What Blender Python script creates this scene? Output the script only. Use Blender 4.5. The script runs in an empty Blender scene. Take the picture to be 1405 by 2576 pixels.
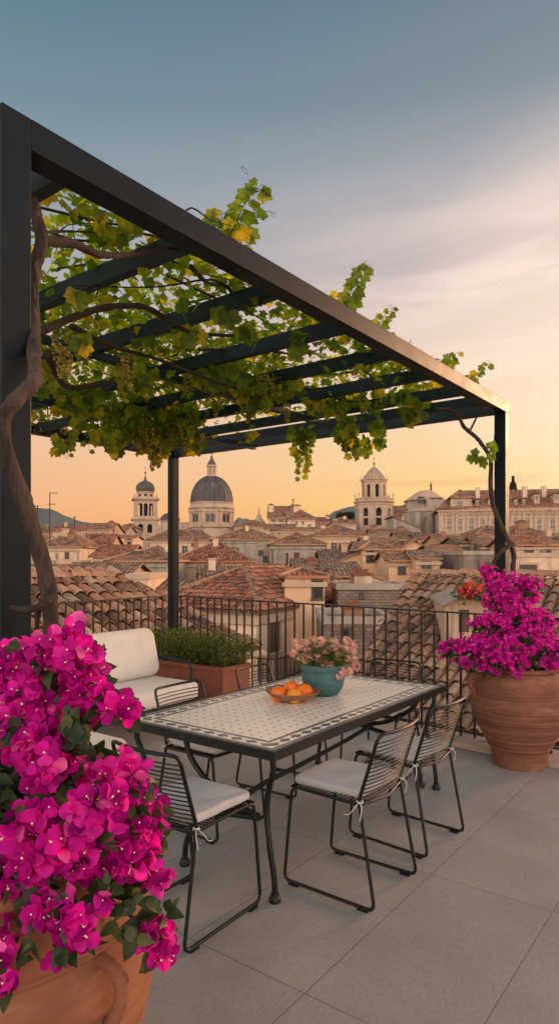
import bpy, bmesh, math, random
from mathutils import Vector, Matrix, noise
S = bpy.context.scene
COL = S.collection
rad = math.radians
PI = math.pi
# ------------------------------------------------------------------ camera, sky, sun, exposure
F, CX, HY, H = 1642.0, 702.5, 1409.0, 1.69      # measured focal length / horizon of the photograph (1405 wide), eye height
cam = bpy.data.cameras.new('camera'); camo = bpy.data.objects.new('camera', cam); COL.objects.link(camo)
camo.location = (0, 0, H); camo.rotation_euler = (rad(90), 0, 0)
cam.sensor_fit = 'VERTICAL'; cam.sensor_height = 36.0; cam.lens = 36.0 * F / 2576.0
cam.shift_y = (HY - 1288.0) / 2576.0
cam.clip_start = 0.05; cam.clip_end = 6000
S.camera = camo
S.view_settings.view_transform = 'Standard'; S.view_settings.look = 'None'
S.view_settings.exposure = 0.0; S.view_settings.gamma = 1.0
SUN_AZ, SUN_EL = 56.0, 11.0       # azimuth clockwise from +Y
saz, sel = rad(SUN_AZ), rad(SUN_EL)
sdir = Vector((math.sin(saz) * math.cos(sel), math.cos(saz) * math.cos(sel), math.sin(sel)))
sun = bpy.data.lights.new('sun', 'SUN'); sun.energy = 3.0; sun.angle = rad(10); sun.color = (1.0, 0.52, 0.27)
suno = bpy.data.objects.new('sun', sun); COL.objects.link(suno)
suno.rotation_euler = sdir.to_track_quat('Z', 'Y').to_euler(); suno.location = sdir * 50


def srgb(r, g, b):
    f = lambda c: (c / 255 / 12.92) if c / 255 <= .04045 else ((c / 255 + .055) / 1.055) ** 2.4
    return (f(r), f(g), f(b), 1)


class NT:
    def __init__(s, nt): s.nt = nt
    def n(s, t, **k):
        x = s.nt.nodes.new(t)
        for a, v in k.items():
            if a.startswith('i_'):
                key = a[2:]
                x.inputs[int(key) if key.isdigit() else key].default_value = v
            else: setattr(x, a, v)
        return x
    def l(s, a, b): s.nt.links.new(a, b)
    def math(s, op, a, b=None, c=None, clamp=False):
        x = s.nt.nodes.new('ShaderNodeMath'); x.operation = op; x.use_clamp = clamp
        for i, v in enumerate((a, b, c)):
            if v is None: continue
            if isinstance(v, (int, float)): x.inputs[i].default_value = v
            else: s.l(v, x.inputs[i])
        return x.outputs[0]
    def mix(s, f, a, b, mode='MIX'):
        x = s.nt.nodes.new('ShaderNodeMix'); x.data_type = 'RGBA'; x.blend_type = mode
        for i, v in ((0, f), (6, a), (7, b)):
            if isinstance(v, (int, float)): x.inputs[i].default_value = v
            elif isinstance(v, tuple): x.inputs[i].default_value = v if len(v) == 4 else v + (1,)
            else: s.l(v, x.inputs[i])
        return x.outputs[2]
    def ramp(s, f, stops, interp='LINEAR'):
        x = s.nt.nodes.new('ShaderNodeValToRGB'); x.color_ramp.interpolation = interp
        els = x.color_ramp.elements
        while len(els) < len(stops): els.new(0.5)
        for e, (p, c) in zip(els, stops): e.position = p; e.color = c if len(c) == 4 else tuple(c) + (1,)
        s.l(f, x.inputs[0]); return x.outputs[0]


W = bpy.data.worlds.new('World'); S.world = W; W.use_nodes = True
t = NT(W.node_tree); W.node_tree.nodes.clear()
tc = t.n('ShaderNodeTexCoord'); sep = t.n('ShaderNodeSeparateXYZ'); t.l(tc.outputs['Generated'], sep.inputs[0])
sky = t.n('ShaderNodeTexSky', sky_type='NISHITA', sun_disc=False, sun_elevation=rad(SUN_EL), sun_rotation=saz, altitude=100, air_density=1.2, dust_density=3.0)
el = t.math('MAXIMUM', sep.outputs[2], 0.0)
rampL = t.ramp(el, [(0.0, srgb(244, 146, 92)), (.08, srgb(250, 178, 124)), (.17, srgb(240, 190, 150)), (.27, srgb(205, 178, 160)),
                    (.37, srgb(170, 168, 168)), (.47, srgb(138, 154, 164)), (.56, srgb(110, 138, 150)), (.65, srgb(84, 122, 138)), (1, srgb(50, 95, 130))])
rampR = t.ramp(el, [(0.0, srgb(255, 176, 48)), (.08, srgb(255, 204, 92)), (.13, srgb(255, 214, 136)), (.2, srgb(252, 218, 170)), (.32, srgb(232, 202, 188)),
                    (.41, srgb(204, 184, 182)), (.46, srgb(200, 182, 180)), (.5, srgb(174, 168, 173)), (.57, srgb(128, 138, 148)), (.65, srgb(108, 124, 136)), (1, srgb(60, 85, 110))])
rampB = t.ramp(el, [(0.0, (2.4, 1.75, 1.3, 1)), (.2, (2.7, 2.05, 1.65, 1)), (.42, (2.0, 1.7, 1.55, 1)), (.75, (.6, .6, .64, 1)), (1, srgb(90, 120, 150))])  # sky behind the camera, raised above dusk level as added fill light
# horizontal azimuth angle measured from the view axis towards the sun
az = t.math('ARCTAN2', sep.outputs[0], sep.outputs[1])
fr = t.n('ShaderNodeMapRange', i_1=-0.52, i_2=0.60, clamp=True, interpolation_type='SMOOTHSTEP'); t.l(az, fr.inputs[0])
front = t.mix(fr.outputs[0], rampL, rampR)
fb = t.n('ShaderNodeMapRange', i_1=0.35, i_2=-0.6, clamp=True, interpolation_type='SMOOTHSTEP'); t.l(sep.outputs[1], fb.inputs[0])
# thin streaky cloud near the sun
mp = t.n('ShaderNodeMapping'); mp.inputs['Scale'].default_value = (1.1, 1.1, 7.0); mp.inputs['Rotation'].default_value = (rad(5), rad(-14), 0)
t.l(tc.outputs['Generated'], mp.inputs[0])
nz = t.n('ShaderNodeTexNoise', i_Scale=2.6, i_Detail=7.0, i_Roughness=0.55, i_Distortion=0.6); t.l(mp.outputs[0], nz.inputs['Vector'])
cl = t.ramp(nz.outputs[0], [(.40, (0, 0, 0)), (.50, (.55, .55, .55)), (.60, (1, 1, 1))])
rb = t.n('ShaderNodeMapRange', i_1=-0.05, i_2=0.42, clamp=True); t.l(az, rb.inputs[0])
eb = t.ramp(el, [(0, (0, 0, 0)), (.03, (.8, .8, .8)), (.14, (.55, .55, .55)), (.3, (.9, .9, .9)), (.42, (.8, .8, .8)), (.52, (0, 0, 0))])
ccol = t.ramp(el, [(0, srgb(255, 190, 90)), (.11, srgb(255, 226, 160)), (.2, srgb(255, 224, 190)), (.38, srgb(255, 232, 220)), (.6, srgb(200, 190, 190))])
cf = t.math('MULTIPLY', t.math('MULTIPLY', cl, rb.outputs[0]), eb)
front = t.mix(cf, front, ccol)
# darker amber streaks low down
mp2 = t.n('ShaderNodeMapping'); mp2.inputs['Scale'].default_value = (1.2, 1.2, 26.0); mp2.inputs['Location'].default_value = (3, 1, 2); t.l(tc.outputs['Generated'], mp2.inputs[0])
nz2 = t.n('ShaderNodeTexNoise', i_Scale=1.7, i_Detail=3.0); t.l(mp2.outputs[0], nz2.inputs['Vector'])
c2 = t.ramp(nz2.outputs[0], [(.5, (0, 0, 0)), (.62, (1, 1, 1))])
e2 = t.ramp(el, [(.05, (0, 0, 0)), (.09, (1, 1, 1)), (.14, (1, 1, 1)), (.19, (0, 0, 0))])
front = t.mix(t.math('MULTIPLY', t.math('MULTIPLY', c2, e2), t.math('MULTIPLY', rb.outputs[0], 0.75)), front, srgb(240, 178, 96))
# bright glow round the hidden sun
gl = t.n('ShaderNodeVectorMath', operation='DOT_PRODUCT'); t.l(tc.outputs['Generated'], gl.inputs[0])
gd = Vector((math.sin(rad(27)) * math.cos(rad(18)), math.cos(rad(27)) * math.cos(rad(18)), math.sin(rad(18)))); gl.inputs[1].default_value = gd
g1 = t.n('ShaderNodeMapRange', i_1=.955, i_2=1.0, clamp=True, interpolation_type='SMOOTHSTEP'); t.l(gl.outputs['Value'], g1.inputs[0])
front = t.mix(t.math('MULTIPLY', g1.outputs[0], .45), front, (1.05, .84, .66, 1))
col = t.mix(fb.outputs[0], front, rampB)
skyw = t.mix(1.0, sky.outputs[0], (0.012, 0.012, 0.012, 1), 'MULTIPLY')
col = t.mix(1.0, col, skyw, 'ADD')
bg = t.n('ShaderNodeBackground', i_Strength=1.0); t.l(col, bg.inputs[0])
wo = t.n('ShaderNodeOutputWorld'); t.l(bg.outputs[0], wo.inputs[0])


# ------------------------------------------------------------------ helpers
def at(px, py, d): return Vector(((px - CX) / F * d, d, H - (py - HY) / F * d))
def onz(px, py, z):
    d = (H - z) * F / (py - HY); return at(px, py, d)


class MB:
    """collects faces; build() links them as one mesh object"""
    def __init__(s): s.v = []; s.f = []; s.sm = []; s.uv = {}
    def face(s, pts, smooth=False, uv=None):
        i = len(s.v); s.v.extend(tuple(p) for p in pts); s.f.append(tuple(range(i, i + len(pts)))); s.sm.append(smooth)
        if uv: s.uv[len(s.f) - 1] = uv
    def mesh(s, vs, fs, smooth=False):
        i = len(s.v); s.v.extend(tuple(p) for p in vs)
        for f in fs: s.f.append(tuple(i + k for k in f)); s.sm.append(smooth)
    def box(s, lo, hi, M=None):
        x0, y0, z0 = lo; x1, y1, z1 = hi
        vs = [Vector(p) for p in ((x0, y0, z0), (x1, y0, z0), (x1, y1, z0), (x0, y1, z0), (x0, y0, z1), (x1, y0, z1), (x1, y1, z1), (x0, y1, z1))]
        if M: vs = [M @ v for v in vs]
        s.mesh(vs, [(0, 3, 2, 1), (4, 5, 6, 7), (0, 1, 5, 4), (1, 2, 6, 5), (2, 3, 7, 6), (3, 0, 4, 7)])
    def bar(s, p, q, w, h, up=Vector((0, 0, 1))):
        p, q = Vector(p), Vector(q); d = (q - p); L = d.length; d.normalize()
        x = d.cross(up)
        if x.length < 1e-4: x = d.cross(Vector((0, 1, 0)))
        x.normalize(); z = x.cross(d)
        M = Matrix((( d.x, x.x, z.x, p.x), (d.y, x.y, z.y, p.y), (d.z, x.z, z.z, p.z), (0, 0, 0, 1)))
        s.box((0, -w / 2, -h / 2), (L, w / 2, h / 2), M)
    def tube(s, pts, r, n=8, cap=True, closed=False):
        pts = [Vector(p) for p in pts]; m = len(pts)
        rs = r if isinstance(r, (list, tuple)) else [r] * m
        prev = None; rings = []
        for i, p in enumerate(pts):
            a = pts[i - 1] if (i > 0 or closed) else p
            b = pts[(i + 1) % m] if (i < m - 1 or closed) else p
            d = (b - a).normalized()
            if prev is None:
                u = d.orthogonal().normalized()
            else:
                u = prev - d * prev.dot(d)
                if u.length < 1e-6: u = d.orthogonal()
                u.normalize()
            prev = u; w = d.cross(u)
            rings.append([p + (u * math.cos(2 * PI * k / n) + w * math.sin(2 * PI * k / n)) * rs[i] for k in range(n)])
        vs = [v for R in rings for v in R]; fs = []
        for i in range(m if closed else m - 1):
            j = (i + 1) % m
            for k in range(n): fs.append((i * n + k, i * n + (k + 1) % n, j * n + (k + 1) % n, j * n + k))
        s.mesh(vs, fs, True)
        if cap and not closed:
            s.face(list(reversed(rings[0]))); s.face(rings[-1])
    def lathe(s, prof, c=(0, 0, 0), n=32, smooth=True, M=None, a0=0.0):
        c = Vector(c); vs = []; fs = []
        for r, z in prof:
            for k in range(n):
                a = a0 + 2 * PI * k / n; p = Vector((r * math.cos(a), r * math.sin(a), z)) + c
                vs.append(M @ p if M else p)
        for i in range(len(prof) - 1):
            for k in range(n): fs.append((i * n + k, i * n + (k + 1) % n, (i + 1) * n + (k + 1) % n, (i + 1) * n + k))
        s.mesh(vs, fs, smooth)
        s.face([vs[k] for k in range(n)][::-1]); s.face([vs[(len(prof) - 1) * n + k] for k in range(n)])
    def build(s, name, mat, parent=None, bevel=0, loc=None):
        me = bpy.data.meshes.new(name); me.from_pydata(s.v, [], s.f)
        me.polygons.foreach_set('use_smooth', s.sm)
        if s.uv:
            uvl = me.uv_layers.new(name='UVMap')
            for fi, uv in s.uv.items():
                p = me.polygons[fi]
                for k, li in enumerate(p.loop_indices): uvl.data[li].uv = uv[k]
        if mat: me.materials.append(mat)
        if bevel:
            bm = bmesh.new(); bm.from_mesh(me); bmesh.ops.remove_doubles(bm, verts=bm.verts, dist=1e-5)
            es = [e for e in bm.edges if len(e.link_faces) == 2 and e.calc_face_angle(0) > .6]
            bmesh.ops.bevel(bm, geom=es, offset=bevel, segments=2, affect='EDGES', profile=.6)
            bm.to_mesh(me); bm.free()
        me.update()
        o = bpy.data.objects.new(name, me); COL.objects.link(o)
        if parent: o.parent = parent
        if loc is not None: o.location = loc
        return o


def tag(o, label=None, cat=None, group=None, kind=None):
    if label: o['label'] = label
    if cat: o['category'] = cat
    if group: o['group'] = group
    if kind: o['kind'] = kind
    return o
def empty(name, loc=(0, 0, 0), rz=0.0, **k):
    o = bpy.data.objects.new(name, None); COL.objects.link(o); o.location = loc; o.rotation_euler = (0, 0, rz); o.empty_display_size = .1
    return tag(o, **k)
def copy_tree(o, parent=None):
    c = o.copy(); COL.objects.link(c); c.parent = parent
    for ch in list(o.children): copy_tree(ch, c)
    return c
def bez(pts, n=6):
    """Catmull-Rom through points"""
    P = [Vector(p) for p in pts]; P = [P[0] * 2 - P[1]] + P + [P[-1] * 2 - P[-2]]; out = []
    for i in range(1, len(P) - 2):
        for k in range(n):
            u = k / n; a, b, c, d = P[i - 1:i + 3]
            out.append(.5 * ((2 * b) + (c - a) * u + (2 * a - 5 * b + 4 * c - d) * u * u + (-a + 3 * b - 3 * c + d) * u ** 3))
    out.append(P[-2]); return out
def fillet(pts, r, n=5):
    P = [Vector(p) for p in pts]; out = [P[0]]
    for i in range(1, len(P) - 1):
        a, b, c = P[i - 1:i + 2]; rr = min(r, (a - b).length * .45, (c - b).length * .45)
        p = b + (a - b).normalized() * rr; q = b + (c - b).normalized() * rr
        for k in range(n + 1):
            u = k / n; out.append(p * (1 - u) ** 2 + b * 2 * u * (1 - u) + q * u * u)
    out.append(P[-1]); return out


# ------------------------------------------------------------------ materials
def newmat(name):
    m = bpy.data.materials.new(name); m.use_nodes = True; m.node_tree.nodes.clear(); t = NT(m.node_tree)
    out = t.n('ShaderNodeOutputMaterial'); return m, t, out
def pmat(name, c1, c2=None, scale=4., rough=.8, metal=0., bump=0., bscale=60., lo=.35, hi=.65, stretch=(1, 1, 1), spec=.5, rough2=None, detail=6., stain=None, sscale=1.2):
    m, t, out = newmat(name)
    tc = t.n('ShaderNodeTexCoord'); mp = t.n('ShaderNodeMapping'); mp.inputs['Scale'].default_value = stretch; t.l(tc.outputs['Object'], mp.inputs[0])
    p = t.n('ShaderNodeBsdfPrincipled', i_Roughness=rough, i_Metallic=metal); p.inputs['Specular IOR Level'].default_value = spec
    c1 = tuple(c1) + (1,)
    if c2 is not None:
        nz = t.n('ShaderNodeTexNoise', i_Scale=scale, i_Detail=detail, i_Roughness=.6); t.l(mp.outputs[0], nz.inputs['Vector'])
        c = t.ramp(nz.outputs[0], [(lo, c1), (hi, tuple(c2) + (1,))])
        if stain is not None:
            n3 = t.n('ShaderNodeTexNoise', i_Scale=sscale, i_Detail=8., i_Roughness=.7); t.l(mp.outputs[0], n3.inputs['Vector'])
            f = t.ramp(n3.outputs[0], [(.52, (0, 0, 0)), (.68, (1, 1, 1))]); c = t.mix(f, c, tuple(stain) + (1,))
        t.l(c, p.inputs['Base Color'])
    else: p.inputs['Base Color'].default_value = c1
    if rough2 is not None:
        n4 = t.n('ShaderNodeTexNoise', i_Scale=scale * 2, i_Detail=4.); t.l(mp.outputs[0], n4.inputs['Vector'])
        rr = t.n('ShaderNodeMapRange', i_1=.3, i_2=.7, i_3=rough, i_4=rough2); t.l(n4.outputs[0], rr.inputs[0]); t.l(rr.outputs[0], p.inputs['Roughness'])
    if bump:
        n2 = t.n('ShaderNodeTexNoise', i_Scale=bscale, i_Detail=4.); t.l(mp.outputs[0], n2.inputs['Vector'])
        b = t.n('ShaderNodeBump', i_Strength=bump, i_Distance=.01); t.l(n2.outputs[0], b.inputs['Height']); t.l(b.outputs[0], p.inputs['Normal'])
    t.l(p.outputs[0], out.inputs[0]); return m
def islandmat(name, stops, rough=.6, transl=0., tcol=None, spec=.4, bump=0.):
    """colour picked per mesh island (leaf, tile, petal)"""
    m, t, out = newmat(name)
    g = t.n('ShaderNodeNewGeometry'); c = t.ramp(g.outputs['Random Per Island'], stops)
    p = t.n('ShaderNodeBsdfPrincipled', i_Roughness=rough); p.inputs['Specular IOR Level'].default_value = spec
    tc = t.n('ShaderNodeTexCoord'); nz = t.n('ShaderNodeTexNoise', i_Scale=22., i_Detail=5.); t.l(tc.outputs['Object'], nz.inputs['Vector'])
    v = t.ramp(nz.outputs[0], [(.3, (.58, .58, .58)), (.7, (1.3, 1.3, 1.3))])
    c = t.mix(1.0, c, v, 'MULTIPLY'); t.l(c, p.inputs['Base Color'])
    if bump:
        b = t.n('ShaderNodeBump', i_Strength=bump, i_Distance=.01); t.l(nz.outputs[0], b.inputs['Height']); t.l(b.outputs[0], p.inputs['Normal'])
    if transl:
        tr = t.n('ShaderNodeBsdfTranslucent'); t.l(t.mix(1.0, c, tcol, 'MULTIPLY'), tr.inputs[0])
        mx = t.n('ShaderNodeMixShader', i_0=transl); t.l(p.outputs[0], mx.inputs[1]); t.l(tr.outputs[0], mx.inputs[2]); t.l(mx.outputs[0], out.inputs[0])
    else: t.l(p.outputs[0], out.inputs[0])
    return m
def rooftile_far(name, stops, u=.27, v=.42):
    """tile rows from UVs in metres: per-tile colour and a barrel-shaped bump"""
    m, t, out = newmat(name)
    uv = t.n('ShaderNodeUVMap'); sp = t.n('ShaderNodeSeparateXYZ'); t.l(uv.outputs[0], sp.inputs[0])
    a = t.math('DIVIDE', sp.outputs[0], u); b = t.math('DIVIDE', sp.outputs[1], v)
    cb = t.n('ShaderNodeCombineXYZ'); t.l(t.math('FLOOR', a), cb.inputs[0]); t.l(t.math('FLOOR', b), cb.inputs[1])
    wn = t.n('ShaderNodeTexWhiteNoise', noise_dimensions='2D'); t.l(cb.outputs[0], wn.inputs['Vector'])
    tcd = t.n('ShaderNodeTexCoord'); nz = t.n('ShaderNodeTexNoise', i_Scale=.5, i_Detail=6., i_Roughness=.7); t.l(tcd.outputs['Object'], nz.inputs['Vector'])
    f = t.math('ADD', t.math('MULTIPLY', wn.outputs[0], .55), t.math('MULTIPLY', nz.outputs[0], .5))
    c = t.ramp(f, stops)
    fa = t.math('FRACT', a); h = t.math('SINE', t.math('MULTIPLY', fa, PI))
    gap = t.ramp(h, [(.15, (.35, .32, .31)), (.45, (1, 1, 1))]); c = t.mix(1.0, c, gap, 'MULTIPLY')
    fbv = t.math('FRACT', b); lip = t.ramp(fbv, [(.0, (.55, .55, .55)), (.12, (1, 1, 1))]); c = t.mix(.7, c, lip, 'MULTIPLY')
    p = t.n('ShaderNodeBsdfPrincipled', i_Roughness=.9); p.inputs['Specular IOR Level'].default_value = .2; t.l(c, p.inputs['Base Color'])
    bp = t.n('ShaderNodeBump', i_Strength=.9, i_Distance=.12); t.l(h, bp.inputs['Height']); t.l(bp.outputs[0], p.inputs['Normal'])
    t.l(p.outputs[0], out.inputs[0]); return m


MT = {}
MT['steel'] = pmat('dark_powder_coated_steel', (.006, .011, .015), (.009, .015, .020), 3, .36, 0., .1, 350, rough2=.46, spec=.13)
MT['rafter'] = pmat('teal_black_steel', (.005, .020, .025), (.008, .027, .033), 3, .5, 0, .1, 300, spec=.3)
MT['iron'] = pmat('black_wrought_iron', (.004, .006, .0075), (.009, .012, .014), 20, .42, 0., .2, 200, spec=.35)
MT['wire'] = pmat('dark_green_black_wire', (.0035, .006, .0065), (.006, .009, .0095), 30, .4, spec=.4)
MT['cush'] = pmat('cool_grey_seat_fabric', (.50, .50, .52), (.57, .57, .58), 9, .95, 0, .5, 500, spec=.1)
MT['sofa'] = pmat('cream_sofa_fabric', (.74, .72, .69), (.80, .78, .75), 7, .95, 0, .6, 400, spec=.1)
MT['ribbon'] = pmat('pale_ribbon', (.5, .48, .46), (.62, .6, .58), 30, .9)
MT['terra'] = pmat('weathered_terracotta', (.25, .10, .06), (.17, .064, .04), 5, .85, 0, .5, 130, stain=(.34, .17, .105), sscale=2.2, stretch=(1, 1, 3))
MT['terra2'] = pmat('orange_terracotta', (.27, .105, .05), (.19, .068, .034), 4, .8, 0, .4, 110, stain=(.32, .15, .08), sscale=2., stretch=(1, 1, 3.5))
MT['box'] = pmat('rust_red_planter', (.27, .085, .048), (.20, .06, .034), 5, .75, 0, .25, 150)
MT['soil'] = pmat('potting_soil', (.02, .013, .009), (.04, .028, .02), 30, 1, 0, .8, 90)
MT['glaze'] = pmat('teal_glazed_pottery', (.032, .105, .115), (.05, .15, .16), 8, .45, 0, .3, 90, stain=(.03, .085, .10), sscale=5, stretch=(1, 1, 4))
MT['wood'] = pmat('brown_wooden_bowl', (.34, .17, .10), (.22, .10, .058), 12, .6, 0, .3, 60, stretch=(1, 1, 5))
MT['orange'] = pmat('orange_peel', (.85, .22, .01), (.75, .14, .008), 14, .4, 0, .25, 260)
MT['orange2'] = pmat('yellow_orange_peel', (.88, .34, .02), (.82, .26, .015), 14, .4, 0, .25, 260)
MT['stem'] = pmat('green_stem', (.05, .07, .02), (.09, .1, .03), 20, .8)
MT['bark'] = pmat('vine_bark', (.085, .052, .038), (.022, .016, .013), 26, .95, 0, 1.0, 80, stretch=(1, 1, .18))
MT['barkd'] = pmat('dark_branch_bark', (.045, .027, .019), (.02, .013, .01), 30, .95, 0, .8, 80)
MT['box_leaf'] = islandmat('boxwood_leaf', [(0, (.02, .045, .008, 1)), (.6, (.06, .105, .015, 1)), (1, (.28, .32, .04, 1))], .6, .35, (1.5, 1.6, .5, 1))
MT['vine_leaf'] = islandmat('vine_leaf', [(0, (.07, .13, .014, 1)), (.5, (.13, .21, .02, 1)), (.88, (.26, .28, .02, 1)), (1, (.44, .34, .02, 1))], .5, .70, (2.4, 2.2, .9, 1))
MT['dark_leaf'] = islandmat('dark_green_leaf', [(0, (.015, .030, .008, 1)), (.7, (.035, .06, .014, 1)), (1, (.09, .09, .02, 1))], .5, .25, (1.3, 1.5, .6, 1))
MT['grape'] = islandmat('yellow_green_grape', [(0, (.26, .24, .04, 1)), (.6, (.42, .38, .06, 1)), (1, (.46, .32, .05, 1))], .35, .4, (1.6, 1.5, .7, 1))
MT['bract'] = islandmat('magenta_bract', [(0, (.36, .003, .22, 1)), (.3, (.62, .006, .33, 1)), (.7, (.80, .014, .42, 1)), (.93, (.88, .04, .48, 1)), (1, (.92, .16, .52, 1))], .55, .5, (1.15, .8, 1.1, 1), spec=.15)
MT['bract2'] = islandmat('purple_magenta_bract', [(0, (.46, .006, .32, 1)), (.4, (.76, .014, .44, 1)), (.9, (.88, .04, .50, 1)), (1, (.90, .18, .50, 1))], .6, .5, (1.15, .8, 1.1, 1), spec=.15)
MT['eye'] = pmat('cream_flower_centre', (.75, .66, .42), None, rough=.7)
MT['pink'] = islandmat('pale_pink_petal', [(0, (.80, .36, .42, 1)), (.5, (.88, .56, .54, 1)), (.8, (.85, .62, .42, 1)), (1, (.88, .70, .38, 1))], .7, .35, (1, .9, .9, 1))
MT['redpet'] = islandmat('red_orange_petal', [(0, (.75, .03, .10, 1)), (.5, (.85, .12, .05, 1)), (.8, (.85, .04, .3, 1)), (1, (.8, .35, .05, 1))], .7, .35, (1, .8, .8, 1))
MT['kerb'] = pmat('pale_stone_coping', (.46, .37, .31), (.38, .30, .25), 6, .8, 0, .3, 120)
MT['hill'] = pmat('wooded_hill', (.055, .085, .085), (.085, .11, .10), .02, 1, 0, 0)
MT['ground'] = pmat('town_ground', (.16, .12, .09), (.10, .08, .06), .2, 1)
# plasters
def plaster(name, a, b, st): return pmat(name, a, b, .9, .92, 0, .6, 4., .34, .66, stain=st, sscale=.8, stretch=(1, 1, .33), spec=.15, detail=10.)
MT['cream'] = plaster('cream_plaster', (.80, .61, .45), (.72, .54, .38), (.42, .29, .20))
MT['pale'] = plaster('pale_cream_plaster', (.84, .66, .49), (.78, .60, .44), (.70, .53, .38))
MT['ochre'] = plaster('ochre_plaster', (.82, .57, .36), (.76, .51, .31), (.56, .35, .20))
MT['tan'] = plaster('tan_plaster', (.64, .45, .30), (.54, .37, .24), (.38, .25, .165))
MT['grey'] = plaster('grey_render', (.46, .40, .34), (.36, .31, .26), (.20, .165, .14))
MT['stone'] = plaster('pale_limestone', (.58, .44, .33), (.50, .37, .27), (.36, .26, .19))
MT['mould'] = plaster('mould_stained_render', (.36, .30, .25), (.16, .135, .115), (.05, .044, .04))
def brickmat(name, c1, c2, mort, sc):
    m, t, out = newmat(name); tc = t.n('ShaderNodeTexCoord'); sp = t.n('ShaderNodeSeparateXYZ'); t.l(tc.outputs['Object'], sp.inputs[0])
    cb = t.n('ShaderNodeCombineXYZ'); t.l(t.math('ADD', sp.outputs[0], sp.outputs[1]), cb.inputs[0]); t.l(sp.outputs[2], cb.inputs[1])
    b = t.n('ShaderNodeTexBrick', i_Scale=sc); b.inputs['Color1'].default_value = c1 + (1,); b.inputs['Color2'].default_value = c2 + (1,); b.inputs['Mortar'].default_value = mort + (1,); b.inputs['Mortar Size'].default_value = .03
    t.l(cb.outputs[0], b.inputs['Vector']); p = t.n('ShaderNodeBsdfPrincipled', i_Roughness=.95); t.l(b.outputs[0], p.inputs['Base Color']); t.l(p.outputs[0], out.inputs[0]); return m
MT['brick'] = brickmat('old_brick', (.42, .17, .10), (.28, .12, .08), (.30, .22, .16), 2.5)
MT['rubble'] = brickmat('rubble_stone', (.30, .23, .17), (.17, .135, .11), (.11, .085, .07), 1.8)
MT['glass'] = pmat('dark_window_glass', (.02, .024, .026), (.045, .05, .052), 3, .25)
MT['blueglass'] = pmat('sky_lit_glass', (.10, .13, .15), (.2, .21, .2), 2, .2)  # paler blue-grey base: reflected sky put into the pane colour
MT['shutter'] = pmat('brown_shutter', (.08, .055, .042), (.13, .09, .065), 8, .8, stretch=(1, 1, 6))
MT['frame'] = pmat('stone_window_frame', (.58, .44, .32), (.48, .36, .26), 3, .9)
MT['darkframe'] = pmat('dark_window_frame', (.10, .08, .065), None, rough=.8)
MT['void'] = pmat('dark_interior', (.02, .016, .014), (.04, .03, .025), 2, 1)  # near-black colour stands in for the shade inside openings
MT['lead'] = pmat('ribbed_lead_dome', (.062, .055, .058), (.11, .095, .092), 1.2, .7, 0, .4, 6, stretch=(1, 1, .15), stain=(.19, .155, .14), sscale=.9)
TS_W = [(.25, (.17, .095, .06, 1)), (.42, (.33, .155, .09, 1)), (.6, (.46, .23, .135, 1)), (.78, (.52, .32, .20, 1))]
TS_R = [(.25, (.16, .06, .04, 1)), (.45, (.36, .13, .075, 1)), (.65, (.50, .20, .11, 1)), (.8, (.50, .27, .17, 1))]
TS_G = [(.25, (.13, .085, .06, 1)), (.45, (.25, .155, .105, 1)), (.65, (.36, .22, .145, 1)), (.8, (.42, .27, .18, 1))]
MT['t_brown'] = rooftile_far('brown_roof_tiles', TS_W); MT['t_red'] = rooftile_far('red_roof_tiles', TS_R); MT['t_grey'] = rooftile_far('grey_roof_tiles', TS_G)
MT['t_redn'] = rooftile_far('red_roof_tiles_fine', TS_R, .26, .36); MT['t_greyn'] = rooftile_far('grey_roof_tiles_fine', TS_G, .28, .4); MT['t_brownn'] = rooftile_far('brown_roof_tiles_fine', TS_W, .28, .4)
isl = [(0, (.13, .085, .062, 1)), (.25, (.26, .15, .10, 1)), (.5, (.44, .21, .125, 1)), (.75, (.56, .32, .20, 1)), (.88, (.60, .42, .28, 1)), (1, (.30, .22, .16, 1))]
MT['tile'] = islandmat('old_barrel_tiles', isl, .9, 0, None, .15, .6)
isr = [(0, (.16, .08, .055, 1)), (.3, (.32, .14, .09, 1)), (.6, (.50, .19, .115, 1)), (.85, (.56, .30, .19, 1)), (1, (.24, .16, .12, 1))]
MT['tiler'] = islandmat('red_barrel_tiles', isr, .9, 0, None, .15, .6)
isg = [(0, (.16, .11, .08, 1)), (.3, (.32, .20, .135, 1)), (.6, (.47, .25, .155, 1)), (.85, (.52, .33, .21, 1)), (1, (.38, .29, .21, 1))]
MT['tileg'] = islandmat('lichen_grey_barrel_tiles', isg, .9, 0, None, .15, .7)
MT['rbase'] = pmat('roof_underlay_mortar', (.20, .115, .075), (.10, .065, .045), 5, 1)
MT['hip'] = islandmat('pale_ridge_tiles', [(0, (.40, .22, .13, 1)), (.5, (.50, .29, .175, 1)), (1, (.34, .22, .15, 1))], .9, 0, None, .15, .5)
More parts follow.
